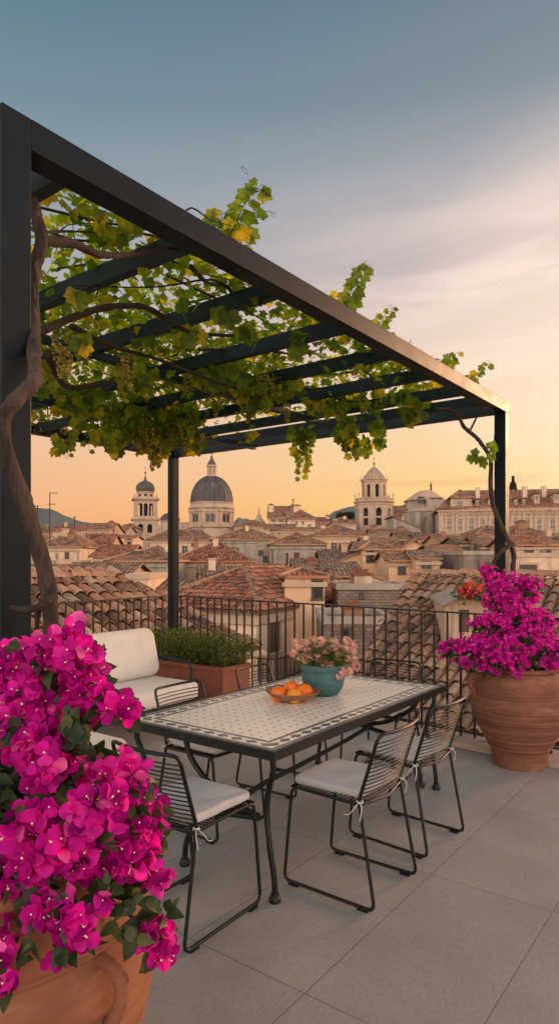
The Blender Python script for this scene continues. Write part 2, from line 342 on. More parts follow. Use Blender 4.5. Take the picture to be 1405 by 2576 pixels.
# ------------------------------------------------------------------ terrace floor
U = Vector((.596, .803, 0)); V = Vector((-.803, .596, 0)); ANG = math.atan2(.803, .596)
def floor_material():
    m, t, out = newmat('large_format_porcelain_paving')
    tc = t.n('ShaderNodeTexCoord'); sp = t.n('ShaderNodeSeparateXYZ'); t.l(tc.outputs['Object'], sp.inputs[0])
    def line(x, period):
        f = t.math('FRACT', t.math('DIVIDE', x, period)); d = t.math('MULTIPLY', t.math('MINIMUM', f, t.math('SUBTRACT', 1., f)), period)
        return t.math('SUBTRACT', 1., t.math('SMOOTH_MIN', 1., t.math('DIVIDE', d, .0055), .01))
    lx, ly = line(sp.outputs[0], 1.2), line(sp.outputs[1], .62)
    g = t.math('MAXIMUM', t.math('MAXIMUM', lx, ly), 0.)
    cb = t.n('ShaderNodeCombineXYZ'); t.l(t.math('FLOOR', t.math('DIVIDE', sp.outputs[0], 1.2)), cb.inputs[0]); t.l(t.math('FLOOR', t.math('DIVIDE', sp.outputs[1], .62)), cb.inputs[1])
    wn = t.n('ShaderNodeTexWhiteNoise', noise_dimensions='2D'); t.l(cb.outputs[0], wn.inputs['Vector'])
    mp = t.n('ShaderNodeMapping'); mp.inputs['Scale'].default_value = (1, 3.5, 1); t.l(tc.outputs['Object'], mp.inputs[0])
    n1 = t.n('ShaderNodeTexNoise', i_Scale=26., i_Detail=10., i_Roughness=.75); t.l(mp.outputs[0], n1.inputs['Vector'])
    n2 = t.n('ShaderNodeTexNoise', i_Scale=2.2, i_Detail=4.); t.l(tc.outputs['Object'], n2.inputs['Vector'])
    c = t.ramp(n1.outputs[0], [(.3, (.26, .247, .23, 1)), (.7, (.39, .372, .35, 1))])
    c = t.mix(1., c, t.ramp(wn.outputs[0], [(0, (.90, .90, .91)), (1, (1.06, 1.05, 1.04))]), 'MULTIPLY')
    c = t.mix(1., c, t.ramp(n2.outputs[0], [(.3, (.88, .88, .89)), (.7, (1.08, 1.07, 1.05))]), 'MULTIPLY')
    c = t.mix(t.math('MULTIPLY', g, .6), c, (.09, .08, .072, 1))
    p = t.n('ShaderNodeBsdfPrincipled', i_Roughness=.62); t.l(c, p.inputs['Base Color'])
    rr = t.n('ShaderNodeMapRange', i_1=.3, i_2=.7, i_3=.5, i_4=.68); t.l(n2.outputs[0], rr.inputs[0]); t.l(rr.outputs[0], p.inputs['Roughness'])
    hh = t.math('SUBTRACT', t.math('MULTIPLY', n1.outputs[0], .3), g)
    b = t.n('ShaderNodeBump', i_Strength=.35, i_Distance=.004); t.l(hh, b.inputs['Height']); t.l(b.outputs[0], p.inputs['Normal'])
    t.l(p.outputs[0], out.inputs[0]); return m
MT['floor'] = floor_material()
# railing lines (plan): corner K behind the back post
K = Vector((-1.516, 9.07, 0)); RD = Vector((3.231, -3.01, 0)).normalized(); LD = Vector((-1.014, -1.68, 0)).normalized()
RN = Vector((RD.y, -RD.x, 0)) * -1; RN = RN if RN.y > 0 else -RN      # outward normals
LN = Vector((LD.y, -LD.x, 0)); LN = LN if LN.x < 0 else -LN
fo = Vector((.811, 3.51, 0))
K2 = K + RN * .10 + LN * .16
A1 = K2 + RD * 8.5; A2 = K2 + LD * 9.0
mb = MB()
iv = Matrix.Rotation(-ANG, 4, 'Z')
loop = [iv @ (p - fo) for p in (K2, A1, Vector((6, -3, 0)), Vector((-6, -3, 0)), A2)]
area = sum(loop[i].x * loop[(i + 1) % 5].y - loop[(i + 1) % 5].x * loop[i].y for i in range(5))
if area < 0: loop.reverse()
mb.face(loop)
for i in range(5):
    a, b = loop[i], loop[(i + 1) % 5]; dn = Vector((0, 0, -.4)); mb.face([a, a + dn, b + dn, b])
mb.face([p + Vector((0, 0, -.4)) for p in reversed(loop)])
fl = mb.build('terrace_floor', MT['floor']); fl.location = fo; fl.rotation_euler = (0, 0, ANG); tag(fl, kind='structure')
# lower storey under the terrace
mb = MB(); lp = [K2 + (RD + LD) * .35, A1 + LD * .2, Vector((6, -3, 0)), Vector((-6, -3, 0)), A2]
for i in range(5):
    a, b = lp[i].copy(), lp[(i + 1) % 5].copy(); a.z = b.z = -.41; dn = Vector((0, 0, -9)); mb.face([a, b, b + dn, a + dn])
o = mb.build('building_wall', MT['ochre']); tag(o, kind='structure')
# stone coping under the railings
def coping(p, d, n_in, L, label):
    mb = MB(); q = p + d * L; w = .30
    a = [p + (-n_in) * .09, q + (-n_in) * .09, q + n_in * (w - .09), p + n_in * (w - .09)]
    z0, z1 = Vector((0, 0, .003)), Vector((0, 0, .055)); x = n_in.cross(d)
    if x.z < 0: a.reverse()
    lo = [v + z0 for v in a]; hi = [v + z1 for v in a]
    mb.mesh(lo + hi, [(0, 1, 2, 3), (7, 6, 5, 4), (0, 4, 5, 1), (1, 5, 6, 2), (2, 6, 7, 3), (3, 7, 4, 0)])
    o = mb.build('coping', MT['kerb']); tag(o, label, 'coping'); return o
coping(K, RD, -RN, 7.5, 'pale stone coping along the terrace edge under the right railing')
coping(K + LD * .22, LD, -LN, 7.5, 'pale stone coping along the terrace edge under the left railing')

# ------------------------------------------------------------------ railings
def railing(p, d, L, label, first=.10):
    ang = math.atan2(d.y, d.x)
    r = empty('railing', p + Vector((0, 0, .055)), ang, label=label, cat='railing')
    mb = MB(); mb.box((0, -.019, 1.135), (L, .019, 1.150)); mb.build('top_rail', MT['iron'], r)
    mb = MB(); mb.box((0, -.014, .045), (L, .014, .060)); mb.build('bottom_rail', MT['iron'], r)
    b = MB(); b.box((-.0085, -.0085, -.0), (.0085, .0085, 1.134)); src = None; x = first; i = 0
    while x < L:
        if src is None: src = b.build('baluster', MT['iron'], r); o = src
        else: o = src.copy(); COL.objects.link(o); o.parent = r
        o.location = (x, 0, 0.0 if i % 9 == 0 else .0); x += .138; i += 1
    return r
railing(K, RD, 5.9, 'black iron railing running right from the rear pergola post behind the table')
railing(K, LD, 4.6, 'black iron railing behind the sofa, running left from the rear pergola post', .16)

# ------------------------------------------------------------------ pergola
PU = Vector((.6038, .797, 0)).normalized(); PV = Vector((-PU.y, PU.x, 0)); PANG = math.atan2(PU.y, PU.x)
PA = Vector((-.934, 2.2, 0)); TB, ZT = .11, 3.237; ZB = ZT - TB; LU, LV = 5.27, 4.70
perg = empty('pergola', PA, PANG, label='dark steel pergola frame with flat rafters over the table', cat='pergola')
def pbox(name, lo, hi, mat='steel', bv=.004):
    mb = MB(); mb.box(lo, hi); return mb.build(name, MT[mat], perg, bevel=bv)
# local: x along U, y along V
pbox('post', (0, 0, 0), (TB, TB, ZT - .0005)); pbox('post', (LU - TB, 0, 0), (LU, TB, ZB)); pbox('post', (LU - TB, LV - TB, 0), (LU, LV, ZB)); pbox('post', (0, LV - TB, 0), (TB, LV, ZB))
pbox('beam', (TB, 0, ZB), (LU, TB, ZT)); pbox('beam', (0, LV - TB, ZB), (LU, LV, ZT))
pbox('beam', (LU - TB, TB, ZB), (LU, LV - TB, ZT), 'rafter'); pbox('beam', (0, TB, ZB), (TB, LV - TB, ZT - .001), 'rafter')
for x in (.27, .95, 1.63, 2.33, 3.0, 3.65, 4.3, 4.78):
    pbox('rafter', (x, TB, ZB + .003), (x + .055, LV - TB, ZT - .012), 'rafter', .002)
for y in (1.62, 3.1):
    pbox('purlin', (TB, y, ZB - .05), (LU - TB, y + .055, ZB + .001), 'rafter', .002)

# ------------------------------------------------------------------ land: town ground and hills
def zg(y): return -11.0 + 13.0 * max(0, min(1, (y - 60) / 120.)) ** 1.5
mb = MB(); ys = [-150, -60, 8, 20, 40, 60, 75, 90, 105, 120, 135, 150, 165, 180, 230, 400, 700, 1000, 1420]; xs = [-1500, -1100, -800, -300, -120, -60, 0, 60, 120, 300, 800, 1100, 1500]
vs = [(x, y, zg(y) if y < 230 else 2.0) for y in ys for x in xs]; n = len(xs)
mb.mesh(vs, [(j * n + i, j * n + i + 1, (j + 1) * n + i + 1, (j + 1) * n + i) for j in range(len(ys) - 1) for i in range(n - 1)], True)
tag(mb.build('ground', MT['ground']), kind='structure')
def hills(name, d, pts, depth):
    mb = MB(); prof = bez([(p[0], p[1], 0) for p in pts], 8); vs = []; rows = 9
    for j in range(rows):
        s = j / (rows - 1.); hgt = math.sin(s * PI / 2)
        for k, p in enumerate(prof):
            q = at(p.x, p.y, d); dd = d - depth * (1 - s) * .6
            z = max(0, q.z) * hgt; nn = noise.noise(Vector((q.x * .012, dd * .012, 0))) * 14 * math.sin(s * PI) + noise.noise(Vector((q.x * .08, dd * .05, 3))) * 2.0
            vs.append((q.x * (dd / d), dd, z + nn))
    m = len(prof); mb.mesh(vs, [(j * m + i, j * m + i + 1, (j + 1) * m + i + 1, (j + 1) * m + i) for j in range(rows - 1) for i in range(m - 1)], True)
    tag(mb.build(name, MT['hill']), kind='structure')
hills('hills', 1150, [(-500, 1330), (-300, 1270), (-120, 1250), (20, 1276), (85, 1284), (130, 1286), (175, 1302), (215, 1315), (250, 1325), (330, 1345), (420, 1380), (500, 1408)], 500)
hills('hills', 1100, [(540, 1400), (590, 1312), (615, 1306), (650, 1312), (700, 1330), (790, 1320), (830, 1293), (870, 1277), (905, 1274), (960, 1290), (1020, 1320), (1150, 1360), (1300, 1404)], 500)

# ------------------------------------------------------------------ houses
XL = lambda z: 54.9 + z * .4818
YL = lambda z: 1125.1 + z * .4818
XR = lambda z: 713.5 + z * .4922
YR = lambda z: 1125.1 + z * .4922
def slab(mb, pts, th=.14, uvd=None):
    """roof slope: top polygon with UVs in metres, plus underside and edges. first edge = eave"""
    pts = [Vector(p) for p in pts]; e = (pts[1] - pts[0]).normalized(); nrm = (pts[1] - pts[0]).cross(pts[2] - pts[0]).normalized()
    if nrm.z < 0: pts = [pts[1], pts[0]] + pts[:1:-1]; e = (pts[1] - pts[0]).normalized(); nrm = (pts[1] - pts[0]).cross(pts[2] - pts[0]).normalized()
    s = nrm.cross(e); uv = [((p - pts[0]).dot(e), (p - pts[0]).dot(s)) for p in pts]
    mb.face(pts, uv=uv); low = [p - Vector((0, 0, th)) for p in pts]; mb.face(low[::-1], uv=[(0, 0)] * len(pts))
    for i in range(len(pts)):
        j = (i + 1) % len(pts); mb.face([pts[i], low[i], low[j], pts[j]], uv=[(0, 0), (0, .1), (.2, .1), (.2, 0)])
def barrel(mb, pts, pitch=.24, length=.42, jit=.012, seg=5, base=None, seed=0, e=None):
    """real barrel tiles over one slope polygon (first edge = eave)"""
    rnd = random.Random(seed); pts = [Vector(p) for p in pts]
    e = (pts[1] - pts[0]).normalized(); nrm = (pts[1] - pts[0]).cross(pts[2] - pts[0]).normalized()
    if nrm.z < 0: pts = [pts[1], pts[0]] + pts[:1:-1]; e = (pts[1] - pts[0]).normalized(); nrm = (pts[1] - pts[0]).cross(pts[2] - pts[0]).normalized()
    up = nrm.cross(e); o = pts[0]; P2 = [((p - o).dot(e), (p - o).dot(up)) for p in pts]
    def inside(a, b):
        c = False; j = len(P2) - 1
        for i in range(len(P2)):
            (xi, yi), (xj, yj) = P2[i], P2[j]
            if (yi > b) != (yj > b) and a < (xj - xi) * (b - yi) / (yj - yi) + xi: c = not c
            j = i
        return c
    a0 = min(p[0] for p in P2); a1 = max(p[0] for p in P2); b1 = max(p[1] for p in P2)
    a = a0 + pitch / 2
    while a < a1:
        b = -.06; off = rnd.uniform(-.03, .03); wob = rnd.uniform(-.01, .01)
        while b < b1:
            if inside(a, min(max(b + .02, .01), b1 - .01)) and inside(a, min(b + length * .6, b1 - .01)):
                rl, ru = pitch * .47, pitch * .38; L = length * 1.16
                ja = rnd.gauss(0, jit * .5); jr = rnd.gauss(0, jit * .8); lift = .022 + rnd.uniform(0, jit)
                c0 = o + e * (a + ja + wob + off * .3) + up * (b + off) + nrm * (.02 + lift); c1 = o + e * (a + ja + jr + wob + off * .3) + up * (b + off + L) + nrm * .005
                vs = []
                for c, r in ((c0, rl), (c1, ru)):
                    for k in range(seg + 1):
                        th = PI * k / seg; vs.append(c + e * (math.cos(th) * r) + nrm * (math.sin(th) * r * .82))
                n = seg + 1; mb.mesh(vs, [(k, k + 1, n + k + 1, n + k) for k in range(seg)], True)
                # thickness of the visible lower lip
                ins = [c0 + e * (math.cos(PI * k / seg) * rl * .84) + nrm * (math.sin(PI * k / seg) * rl * .66) for k in range(seg + 1)]
                mb.mesh(vs[:n] + ins, [(k, n + k, n + k + 1, k + 1) for k in range(seg)])
            b += length
        a += pitch
    if base is not None: slab(base, pts, .10)
def ridge_caps(mb, p, q, r=.11, L=.42, seed=0):
    rnd = random.Random(seed); p, q = Vector(p), Vector(q); d = (q - p); n = max(1, int(d.length / L)); d.normalize(); s = d.cross(Vector((0, 0, 1))).normalized(); u = s.cross(d)
    for i in range(n):
        c0 = p + d * (i * L) + u * (.03 + rnd.uniform(0, .02)); c1 = c0 + d * (L * 1.15) - u * .015; vs = []
        for c, rr in ((c0, r), (c1, r * .85)):
            for k in range(7):
                th = PI * k / 6; vs.append(c + s * math.cos(th) * rr + u * (math.sin(th) * rr - .02))
        mb.mesh(vs, [(k, k + 1, 7 + k + 1, 7 + k) for k in range(6)], True)

SM = {'b': 't_brown', 'r': 't_red', 'g': 't_grey', 'bn': 't_brownn', 'rn': 't_redn', 'gn': 't_greyn'}
def window(parent, x, z, w, h, y=0.0, style='w', rot=None):
    """window on the facade y=0 facing -y. frame part with its pane as a sub-part"""
    fw = max(.09, min(.16, w * .14)); M = rot or Matrix.Identity(4); mb = MB()
    mb.box((x - w / 2 - fw, y - .05, z - .02), (x - w / 2, y + .02, z + h + fw), M); mb.box((x + w / 2, y - .05, z - .02), (x + w / 2 + fw, y + .02, z + h + fw), M)
    mb.box((x - w / 2, y - .05, z + h), (x + w / 2, y + .02, z + h + fw), M); mb.box((x - w / 2 - fw * 1.3, y - .10, z - .14), (x + w / 2 + fw * 1.3, y + .02, z - .02), M)
    f = mb.build('window', MT['darkframe' if style in 'dD' else 'frame'], parent)
    mb = MB(); mb.box((x - w / 2, y - .012, z - .02), (x + w / 2, y + .02, z + h), M)
    mb.build('pane' if style != 's' else 'shutter', MT['blueglass' if style == 'b' else 'shutter' if style == 's' else 'glass'], f)
    if style == 'w' and w < 1.3 and (int(x * 7) % 2):
        for s_ in (-1, 1):
            mb = MB(); xa = x + s_ * (w / 2 + fw + .01); xb = xa + s_ * w * .5; mb.box((min(xa, xb), y - .09, z), (max(xa, xb), y - .052, z + h), M); mb.build('shutter', MT['shutter'], f)
    if style in 'wb':
        mb = MB(); mb.box((x - .03, y - .03, z - .02), (x + .03, y - .012, z + h), M); mb.box((x - w / 2, y - .03, z + h * .6), (x - .03, y - .012, z + h * .6 + .05), M); mb.box((x + .03, y - .03, z + h * .6), (x + w / 2, y - .012, z + h * .6 + .05), M)
        mb.build('glazing_bar', MT['frame'], f)
    return f
def house(label, x0, x1, ye, yr, d, dep, kind='side', wall='cream', roof='b', wins=(), yaw=0., chim=(), z='R', name='house', cat='house', ov=.35, style='w', cornice=True, rs=None):
    if z == 'R': cx, cy = XR, YR
    elif z == 'L': cx, cy = XL, YL
    else: cx = cy = (lambda v: v)
    a, b = at(cx(x0), cy(ye), d), at(cx(x1), cy(ye), d); W = b.x - a.x; ze = a.z; zr = at(0, cy(yr), d + (dep / 2 if kind in ('side', 'hip') else dep * .5 if kind == 'front' else dep)).z
    zb = zg(d) - 1.0; c = (a + b) / 2
    root = empty(name, (c.x, c.y, zb), rad(yaw), label=label, cat=cat)
    he = ze - zb; hr = max(zr - zb, he + .3); X = W / 2
    mb = MB()
    gab = kind == 'side'; 
    vs = [(-X, 0, 0), (X, 0, 0), (X, dep, 0), (-X, dep, 0), (-X, 0, he), (X, 0, he), (X, dep, he), (-X, dep, he)]
    if kind == 'side':
        vs += [(-X, dep / 2, hr), (X, dep / 2, hr)]; fs = [(0, 1, 5, 4), (2, 3, 7, 6), (1, 2, 6, 9, 5), (3, 0, 4, 8, 7)]
    elif kind == 'front':
        vs += [(0, 0, hr), (0, dep, hr)]; fs = [(0, 1, 5, 8, 4), (2, 3, 7, 9, 6), (1, 2, 6, 5), (3, 0, 4, 7)]
    elif kind == 'shed':
        vs[6] = (X, dep, hr); vs[7] = (-X, dep, hr); fs = [(0, 1, 5, 4), (2, 3, 7, 6), (1, 2, 6, 5), (3, 0, 4, 7)]
    elif kind == 'shedR':     # high on the right
        vs[5] = (X, 0, hr); vs[6] = (X, dep, hr); fs = [(0, 1, 5, 4), (2, 3, 7, 6), (1, 2, 6, 5), (3, 0, 4, 7)]
    elif kind == 'shedL':
        vs[4] = (-X, 0, hr); vs[7] = (-X, dep, hr); fs = [(0, 1, 5, 4), (2, 3, 7, 6), (1, 2, 6, 5), (3, 0, 4, 7)]
    else: fs = [(0, 1, 5, 4), (2, 3, 7, 6), (1, 2, 6, 5), (3, 0, 4, 7), (4, 5, 6, 7)]
    mb.mesh(vs, fs); mb.build('wall', MT[wall], root)
    rb = MB(); o = ov; zl = he - .02; th = .14; t2 = th + .012
    sl = lambda run, rise: rise / run * o
    if kind == 'side':
        k = sl(dep / 2, hr - he); slab(rb, [(-X - o, -o, he - k + t2), (X + o, -o, he - k + t2), (X + o, dep / 2, hr + t2), (-X - o, dep / 2, hr + t2)]); slab(rb, [(X + o, dep + o, he - k + t2), (-X - o, dep + o, he - k + t2), (-X - o, dep / 2 + .003, hr + t2), (X + o, dep / 2 + .003, hr + t2)])
    elif kind == 'front':
        k = sl(X, hr - he); slab(rb, [(-X - o, dep + o, he - k + t2), (-X - o, -o, he - k + t2), (0, -o, hr + t2), (0, dep + o, hr + t2)]); slab(rb, [(X + o, -o, he - k + t2), (X + o, dep + o, he - k + t2), (.003, dep + o, hr + t2), (.003, -o, hr + t2)])
    elif kind == 'hip':
        q = rs if rs is not None else min(X * .98, dep / 2); A, B, C, D = (-X - o, -o, he + .13), (X + o, -o, he + .13), (X + o, dep + o, he + .13), (-X - o, dep + o, he + .13)
        E, G = (-X + q, dep / 2, hr + .13), (X - q, dep / 2, hr + .13)
        if X - q < .3: E = G = (0, dep / 2, hr + .13)
        if E == G: [slab(rb, p) for p in ([A, B, E], [B, C, E], [C, D, E], [D, A, E])]
        else: [slab(rb, p) for p in ([A, B, G, E], [B, C, G], [C, D, E, G], [D, A, E])]
        cap = MB(); [cap.tube([Vector(p) + Vector((0, 0, .02)), Vector(q2) + Vector((0, 0, .02))], .10, 6) for p, q2 in ((A, E), (B, G), (E, G)) if p != q2]
        hc = cap
    elif kind == 'shed':
        k = sl(dep, hr - he); slab(rb, [(-X - o, -o, he - k + t2), (X + o, -o, he - k + t2), (X + o, dep + o, hr + k + t2), (-X - o, dep + o, hr + k + t2)])
    elif kind == 'shedR':
        k = sl(2 * X, hr - he); slab(rb, [(-X - o, dep + o, he - k + t2), (-X - o, -o, he - k + t2), (X + o, -o, hr + k + t2), (X + o, dep + o, hr + k + t2)])
    elif kind == 'shedL':
        k = sl(2 * X, hr - he); slab(rb, [(X + o, -o, he - k + t2), (X + o, dep + o, he - k + t2), (-X - o, dep + o, hr + k + t2), (-X - o, -o, hr + k + t2)])
    else:
        rb.box((-X - .08, -.08, he + .003), (X + .08, .25, he + .28)); rb.box((-X - .08, dep - .2, he + .003), (X + .08, dep + .08, he + .28)); rb.box((-X - .08, .25, he + .003), (-X + .2, dep - .2, he + .28)); rb.box((X - .2, .25, he + .003), (X + .08, dep - .2, he + .28))
    if kind == 'flat': rf = rb.build('parapet', MT['frame' if wall not in ('mould', 'rubble', 'grey', 'brick') else 'grey'], root)
    else:
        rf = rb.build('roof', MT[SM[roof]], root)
        if kind == 'hip': hc.build('ridge_tiles', MT['hip'], rf)
        if cornice and kind in ('side', 'hip', 'shed'):
            mb = MB(); mb.box((-X - .12, -.14, he - .42), (X + .12, -.003, he - .20)); mb.build('eave_moulding', MT['frame' if wall != 'grey' else 'grey'], root)
    for cdef in chim:        # (x, ytop, width)
        xx = (cx(cdef[0]) - CX) / F * d - c.x; yy = dep * (.25 if kind != 'flat' else .4); top = at(0, cy(cdef[1]), d + yy).z - zb; w = cdef[2] if len(cdef) > 2 else .5
        mb = MB(); mb.box((xx - w / 2, yy - w * .4, he - .3), (xx + w / 2, yy + w * .4, top)); ch = mb.build('chimney', MT['cream' if (int(abs(xx) * 10) % 2) else 'brick'], rf)
        mb = MB(); mb.box((xx - w * .62, yy - w * .5, top + .002), (xx + w * .62, yy + w * .5, top + .10)); mb.box((xx - w * .3, yy - w * .25, top + .102), (xx + w * .3, yy + w * .25, top + .32)); mb.build('chimney_cap', MT['terra'], ch)
    if d > 40 and kind != 'flat' and W > 3.2 and d < 130 and wall not in ('brick',):
        rw = random.Random(int(c.x * 31) + int(d)); used = [((cx(w_[0]) - CX) / F * d - c.x - .7, (cx(w_[1]) - CX) / F * d - c.x + .7) for w_ in wins]
        xx = -X + rw.uniform(.7, 1.2); ww = rw.uniform(.55, .8); wh = ww * rw.uniform(1.3, 1.7); zt = he - rw.uniform(.75, 1.0) - wh
        while xx < X - .7:
            if rw.random() < .72 and not any(u0 < xx < u1 for u0, u1 in used): window(root, xx, zt, ww, wh, 0., rw.choice('wdsb') if style == 'w' else style)
            xx += rw.uniform(1.5, 2.6)
        mb = MB(); sx_ = rw.choice((-1, 1)) * (X - .25); mb.tube([(sx_, -.10, .3), (sx_, -.10, he - .45)], .06, 6); mb.build('drainpipe', MT[rw.choice(('darkframe', 'grey'))], root)
        if kind in ('side', 'hip') and rw.random() < .6:
            k_ = (hr - he) / (dep / 2); xs_ = rw.uniform(-X * .4, X * .4); ys_ = dep * .2; zs_ = he + k_ * ys_ + .16; mb = MB(); mb.mesh([(xs_ - .4, ys_ - .5, zs_ - k_ * .5 + .12), (xs_ + .4, ys_ - .5, zs_ - k_ * .5 + .12), (xs_ + .4, ys_ + .5, zs_ + k_ * .5 + .12), (xs_ - .4, ys_ + .5, zs_ + k_ * .5 + .12), (xs_ - .4, ys_ - .5, zs_ - k_ * .5 - .1), (xs_ + .4, ys_ - .5, zs_ - k_ * .5 - .1), (xs_ + .4, ys_ + .5, zs_ + k_ * .5 - .1), (xs_ - .4, ys_ + .5, zs_ + k_ * .5 - .1)], [(0, 1, 2, 3), (0, 4, 5, 1), (1, 5, 6, 2), (2, 6, 7, 3), (3, 7, 4, 0)]); mb.build('skylight', MT['darkframe'], rf)
        if rw.random() < .75:
            xx = rw.uniform(-X * .6, X * .6); w = rw.uniform(.4, .65); tp = he + (hr - he) * .75 + rw.uniform(.5, .9); mb = MB(); mb.box((xx - w / 2, dep * .36 - w * .4, he), (xx + w / 2, dep * .36 + w * .4, tp)); ch = mb.build('chimney', MT[rw.choice(('cream', 'brick', 'tan'))], rf)
            mb = MB(); mb.box((xx - w * .65, dep * .36 - w * .55, tp + .002), (xx + w * .65, dep * .36 + w * .55, tp + .09)); mb.build('chimney_cap', MT['tan'], ch)
    for wd in wins:
        wx0, wx1, wy0, wy1 = wd[:4]; st = wd[4] if len(wd) > 4 else style
        p, q = at(cx(wx0), cy(wy1), d), at(cx(wx1), cy(wy0), d)
        window(root, (p.x + q.x) / 2 - c.x, p.z - zb, (q.x - p.x), (q.z - p.z), 0.0, st)
    return root
hs = house
# ---- left quarter of the town (coordinates of the left survey)
hs('far cream house with a long dark red roof below the blue hill', 165, 316, 437, 410, 118, 9, 'side', 'cream', 'r', [(230, 242, 458, 470)], z='L')
hs('far low house with pale wall left of the long red roof under the hill', 40, 163, 448, 420, 126, 8, 'side', 'tan', 'b', [(95, 103, 455, 468), (120, 128, 455, 468)], z='L', chim=[(60, 408, .8)])
hs('brown hip roofed house with one shuttered window in a stone surround, beside the tall aerial', 78, 305, 523, 452, 70, 11, 'hip', 'cream', 'b', [(226, 248, 548, 584, 's'), (180, 190, 555, 583), (112, 132, 530, 575, 's')], z='L', chim=[(215, 452, .6)])
hs('house with steep dark red roof sloping down beside the gable, left of the bell tower', 298, 436, 548, 458, 76, 10, 'side', 'tan', 'r', [(338, 362, 562, 588)], z='L')
hs('gabled upper house with small windows behind the steep red roof', 330, 458, 432, 400, 100, 9, 'side', 'tan', 'b', [(418, 434, 442, 462), (386, 400, 440, 458)], z='L', chim=[(449, 394, .9)])
hs('narrow pale house with two dark windows between gable and bell tower', 432, 520, 478, 462, 92, 8, 'side', 'cream', 'b', [(440, 452, 486, 504), (462, 476, 446 + 42, 508), (494, 506, 486, 506)], z='L')
hs('low pale roofed house on the skyline just left of the bell tower', 455, 545, 436, 416, 118, 8, 'side', 'grey', 'b', [(470, 480, 445, 460)], z='L')
hs('dark roofed skyline house touching the left bell tower', 508, 580, 418, 401, 130, 9, 'hip', 'grey', 'g', [(520, 528, 424, 436)], z='L')
hs('small cream house with a dark window at the foot of the left bell tower', 538, 580, 476, 466, 84, 6, 'side', 'cream', 'r', [(556, 568, 483, 502, 'd')], z='L')
hs('red roofed low house under the left bell tower', 372, 545, 572, 515, 62, 9, 'side', 'tan', 'r', [(430, 440, 578, 590)], z='L')
hs('brown hip roofed house left of the rear post with whitewashed grey wall', 452, 760, 598, 524, 50, 11, 'hip', 'grey', 'b', [(608, 618, 645, 672, 'd')], z='L', yaw=-6)
hs('brown roofed house with a small white dormer and blue shutter', 178, 520, 694, 612, 38, 9, 'side', 'grey', 'gn', [], z='L')
hs('stepped rubble wall house below the brown hip roof at the far left', -60, 176, 612, 605, 44, 8, 'flat', 'rubble', 'b', [], z='L')
hs('ochre stone house with small windows at far left beyond the vine trunk', -40, 90, 510, 470, 80, 9, 'side', 'tan', 'b', [(52, 66, 520, 560, 's'), (20, 34, 520, 560)], z='L')
hs('low yellowish wall house between the big left roof and the hip roofed house', 540, 662, 690, 688, 32, 5, 'flat', 'cream', 'b', [], z='L')
hs('low grey roofed shed right of the yellowish wall, by the rear post', 664, 860, 748, 700, 34, 6, 'side', 'grey', 'gn', [], z='L')
hs('cream church wing with brown roof left of the great dome', 656, 985, 486, 436, 104, 13, 'hip', 'cream', 'b', [(708, 726, 520, 536, 'd'), (888, 906, 498, 514, 'd')], z='L', rs=2.2)
hs('church wing with hip roof right of the great dome, grey and cream wall', 990, 1352, 486, 424, 96, 12, 'hip', 'grey', 'b', [(1053, 1065, 503, 529, 'd')], z='L', yaw=4)
hs('red hip roofed house below the great dome', 790, 1186, 600, 497, 56, 12, 'hip', 'tan', 'r', [(1098, 1116, 616, 637, 'd'), (1138, 1146, 616, 634)], z='L', yaw=0, chim=[(886, 490, .45)])
hs('little lean-to with red roof and white window against the red hip roofed house', 954, 1024, 642, 604, 52, 2.6, 'shed', 'tan', 'rn', [(980, 1000, 658, 688, 'b')], z='L', ov=.15)
hs('grey patched roof running down to the left of the near hip roof', 948, 1200, 712, 628, 44, 9, 'side', 'grey', 'gn', [], z='L', yaw=8)
hs('plain grey rendered block with two dark windows right of the church wing', 1232, 1345, 514, 511, 74, 7, 'flat', 'grey', 'b', [(1237, 1256, 541, 558, 'd'), (1262, 1281, 572, 594, 'd')], z='L')
hs('far brown hip roof house right of the great dome, under the small spire', 1108, 1300, 414, 384, 140, 11, 'hip', 'tan', 'b', [], z='L')
hs('low cream house with two windows under the skyline mansion', 1270, 1425, 425, 404, 118, 9, 'side', 'cream', 'b', [(1303, 1322, 446, 466), (1375, 1398, 444, 462)], z='L')
hs('far flat stone block between the small dome and the great dome', 806, 880, 398, 396, 150, 8, 'flat', 'stone', 'b', [], z='L')
# ---- right half
hs('skyline mansion with cream gable and dormers, left part', -78, 76, 358, 303, 142, 12, 'side', 'cream', 'b', [(-60, -48, 362, 380), (-20, -8, 362, 380), (20, 34, 332, 350)], chim=[(-66, 296, 1.2), (68, 300, 1.5), (46, 300, 1)])
hs('brown hip roofed house in front of the skyline mansion', 18, 160, 368, 323, 132, 10, 'hip', 'cream', 'b', [(60, 70, 376, 392), (92, 102, 376, 392)])
hs('long pale low house across the middle under the skyline mansion', -60, 250, 424, 412, 108, 8, 'side', 'tan', 'b', [(-30, -18, 430, 444), (70, 80, 430, 444)], chim=[(205, 400, .7)])
hs('red roofed small house right of the skyline mansion', 150, 236, 378, 360, 138, 8, 'side', 'tan', 'r', [(172, 182, 382, 394)], chim=[(226, 352, .8)])
hs('small house with brown roof left of the tall octagonal tower', 236, 372, 392, 362, 126, 9, 'hip', 'cream', 'b', [(250, 262, 396, 408)], chim=[(268, 368, .8)])
hs('ochre house with brown hip roof and two framed windows in the town centre', 132, 432, 456, 400, 84, 13, 'hip', 'ochre', 'b', [(187, 216, 488, 524, 'w'), (242, 270, 488, 522), (298, 327, 488, 522)])
hs('grey rendered house with hip roof left of the centre', -70, 206, 500, 443, 70, 12, 'hip', 'grey', 'b', [(8, 24, 540, 600, 's')], chim=[(70, 450, .7)])
hs('peach house with two black windows and brown tiled roof', 402, 560, 526, 489, 56, 9, 'hip', 'ochre', 'bn', [(425, 458, 534, 582, 'd'), (481, 517, 534, 582, 'd')], yaw=0)
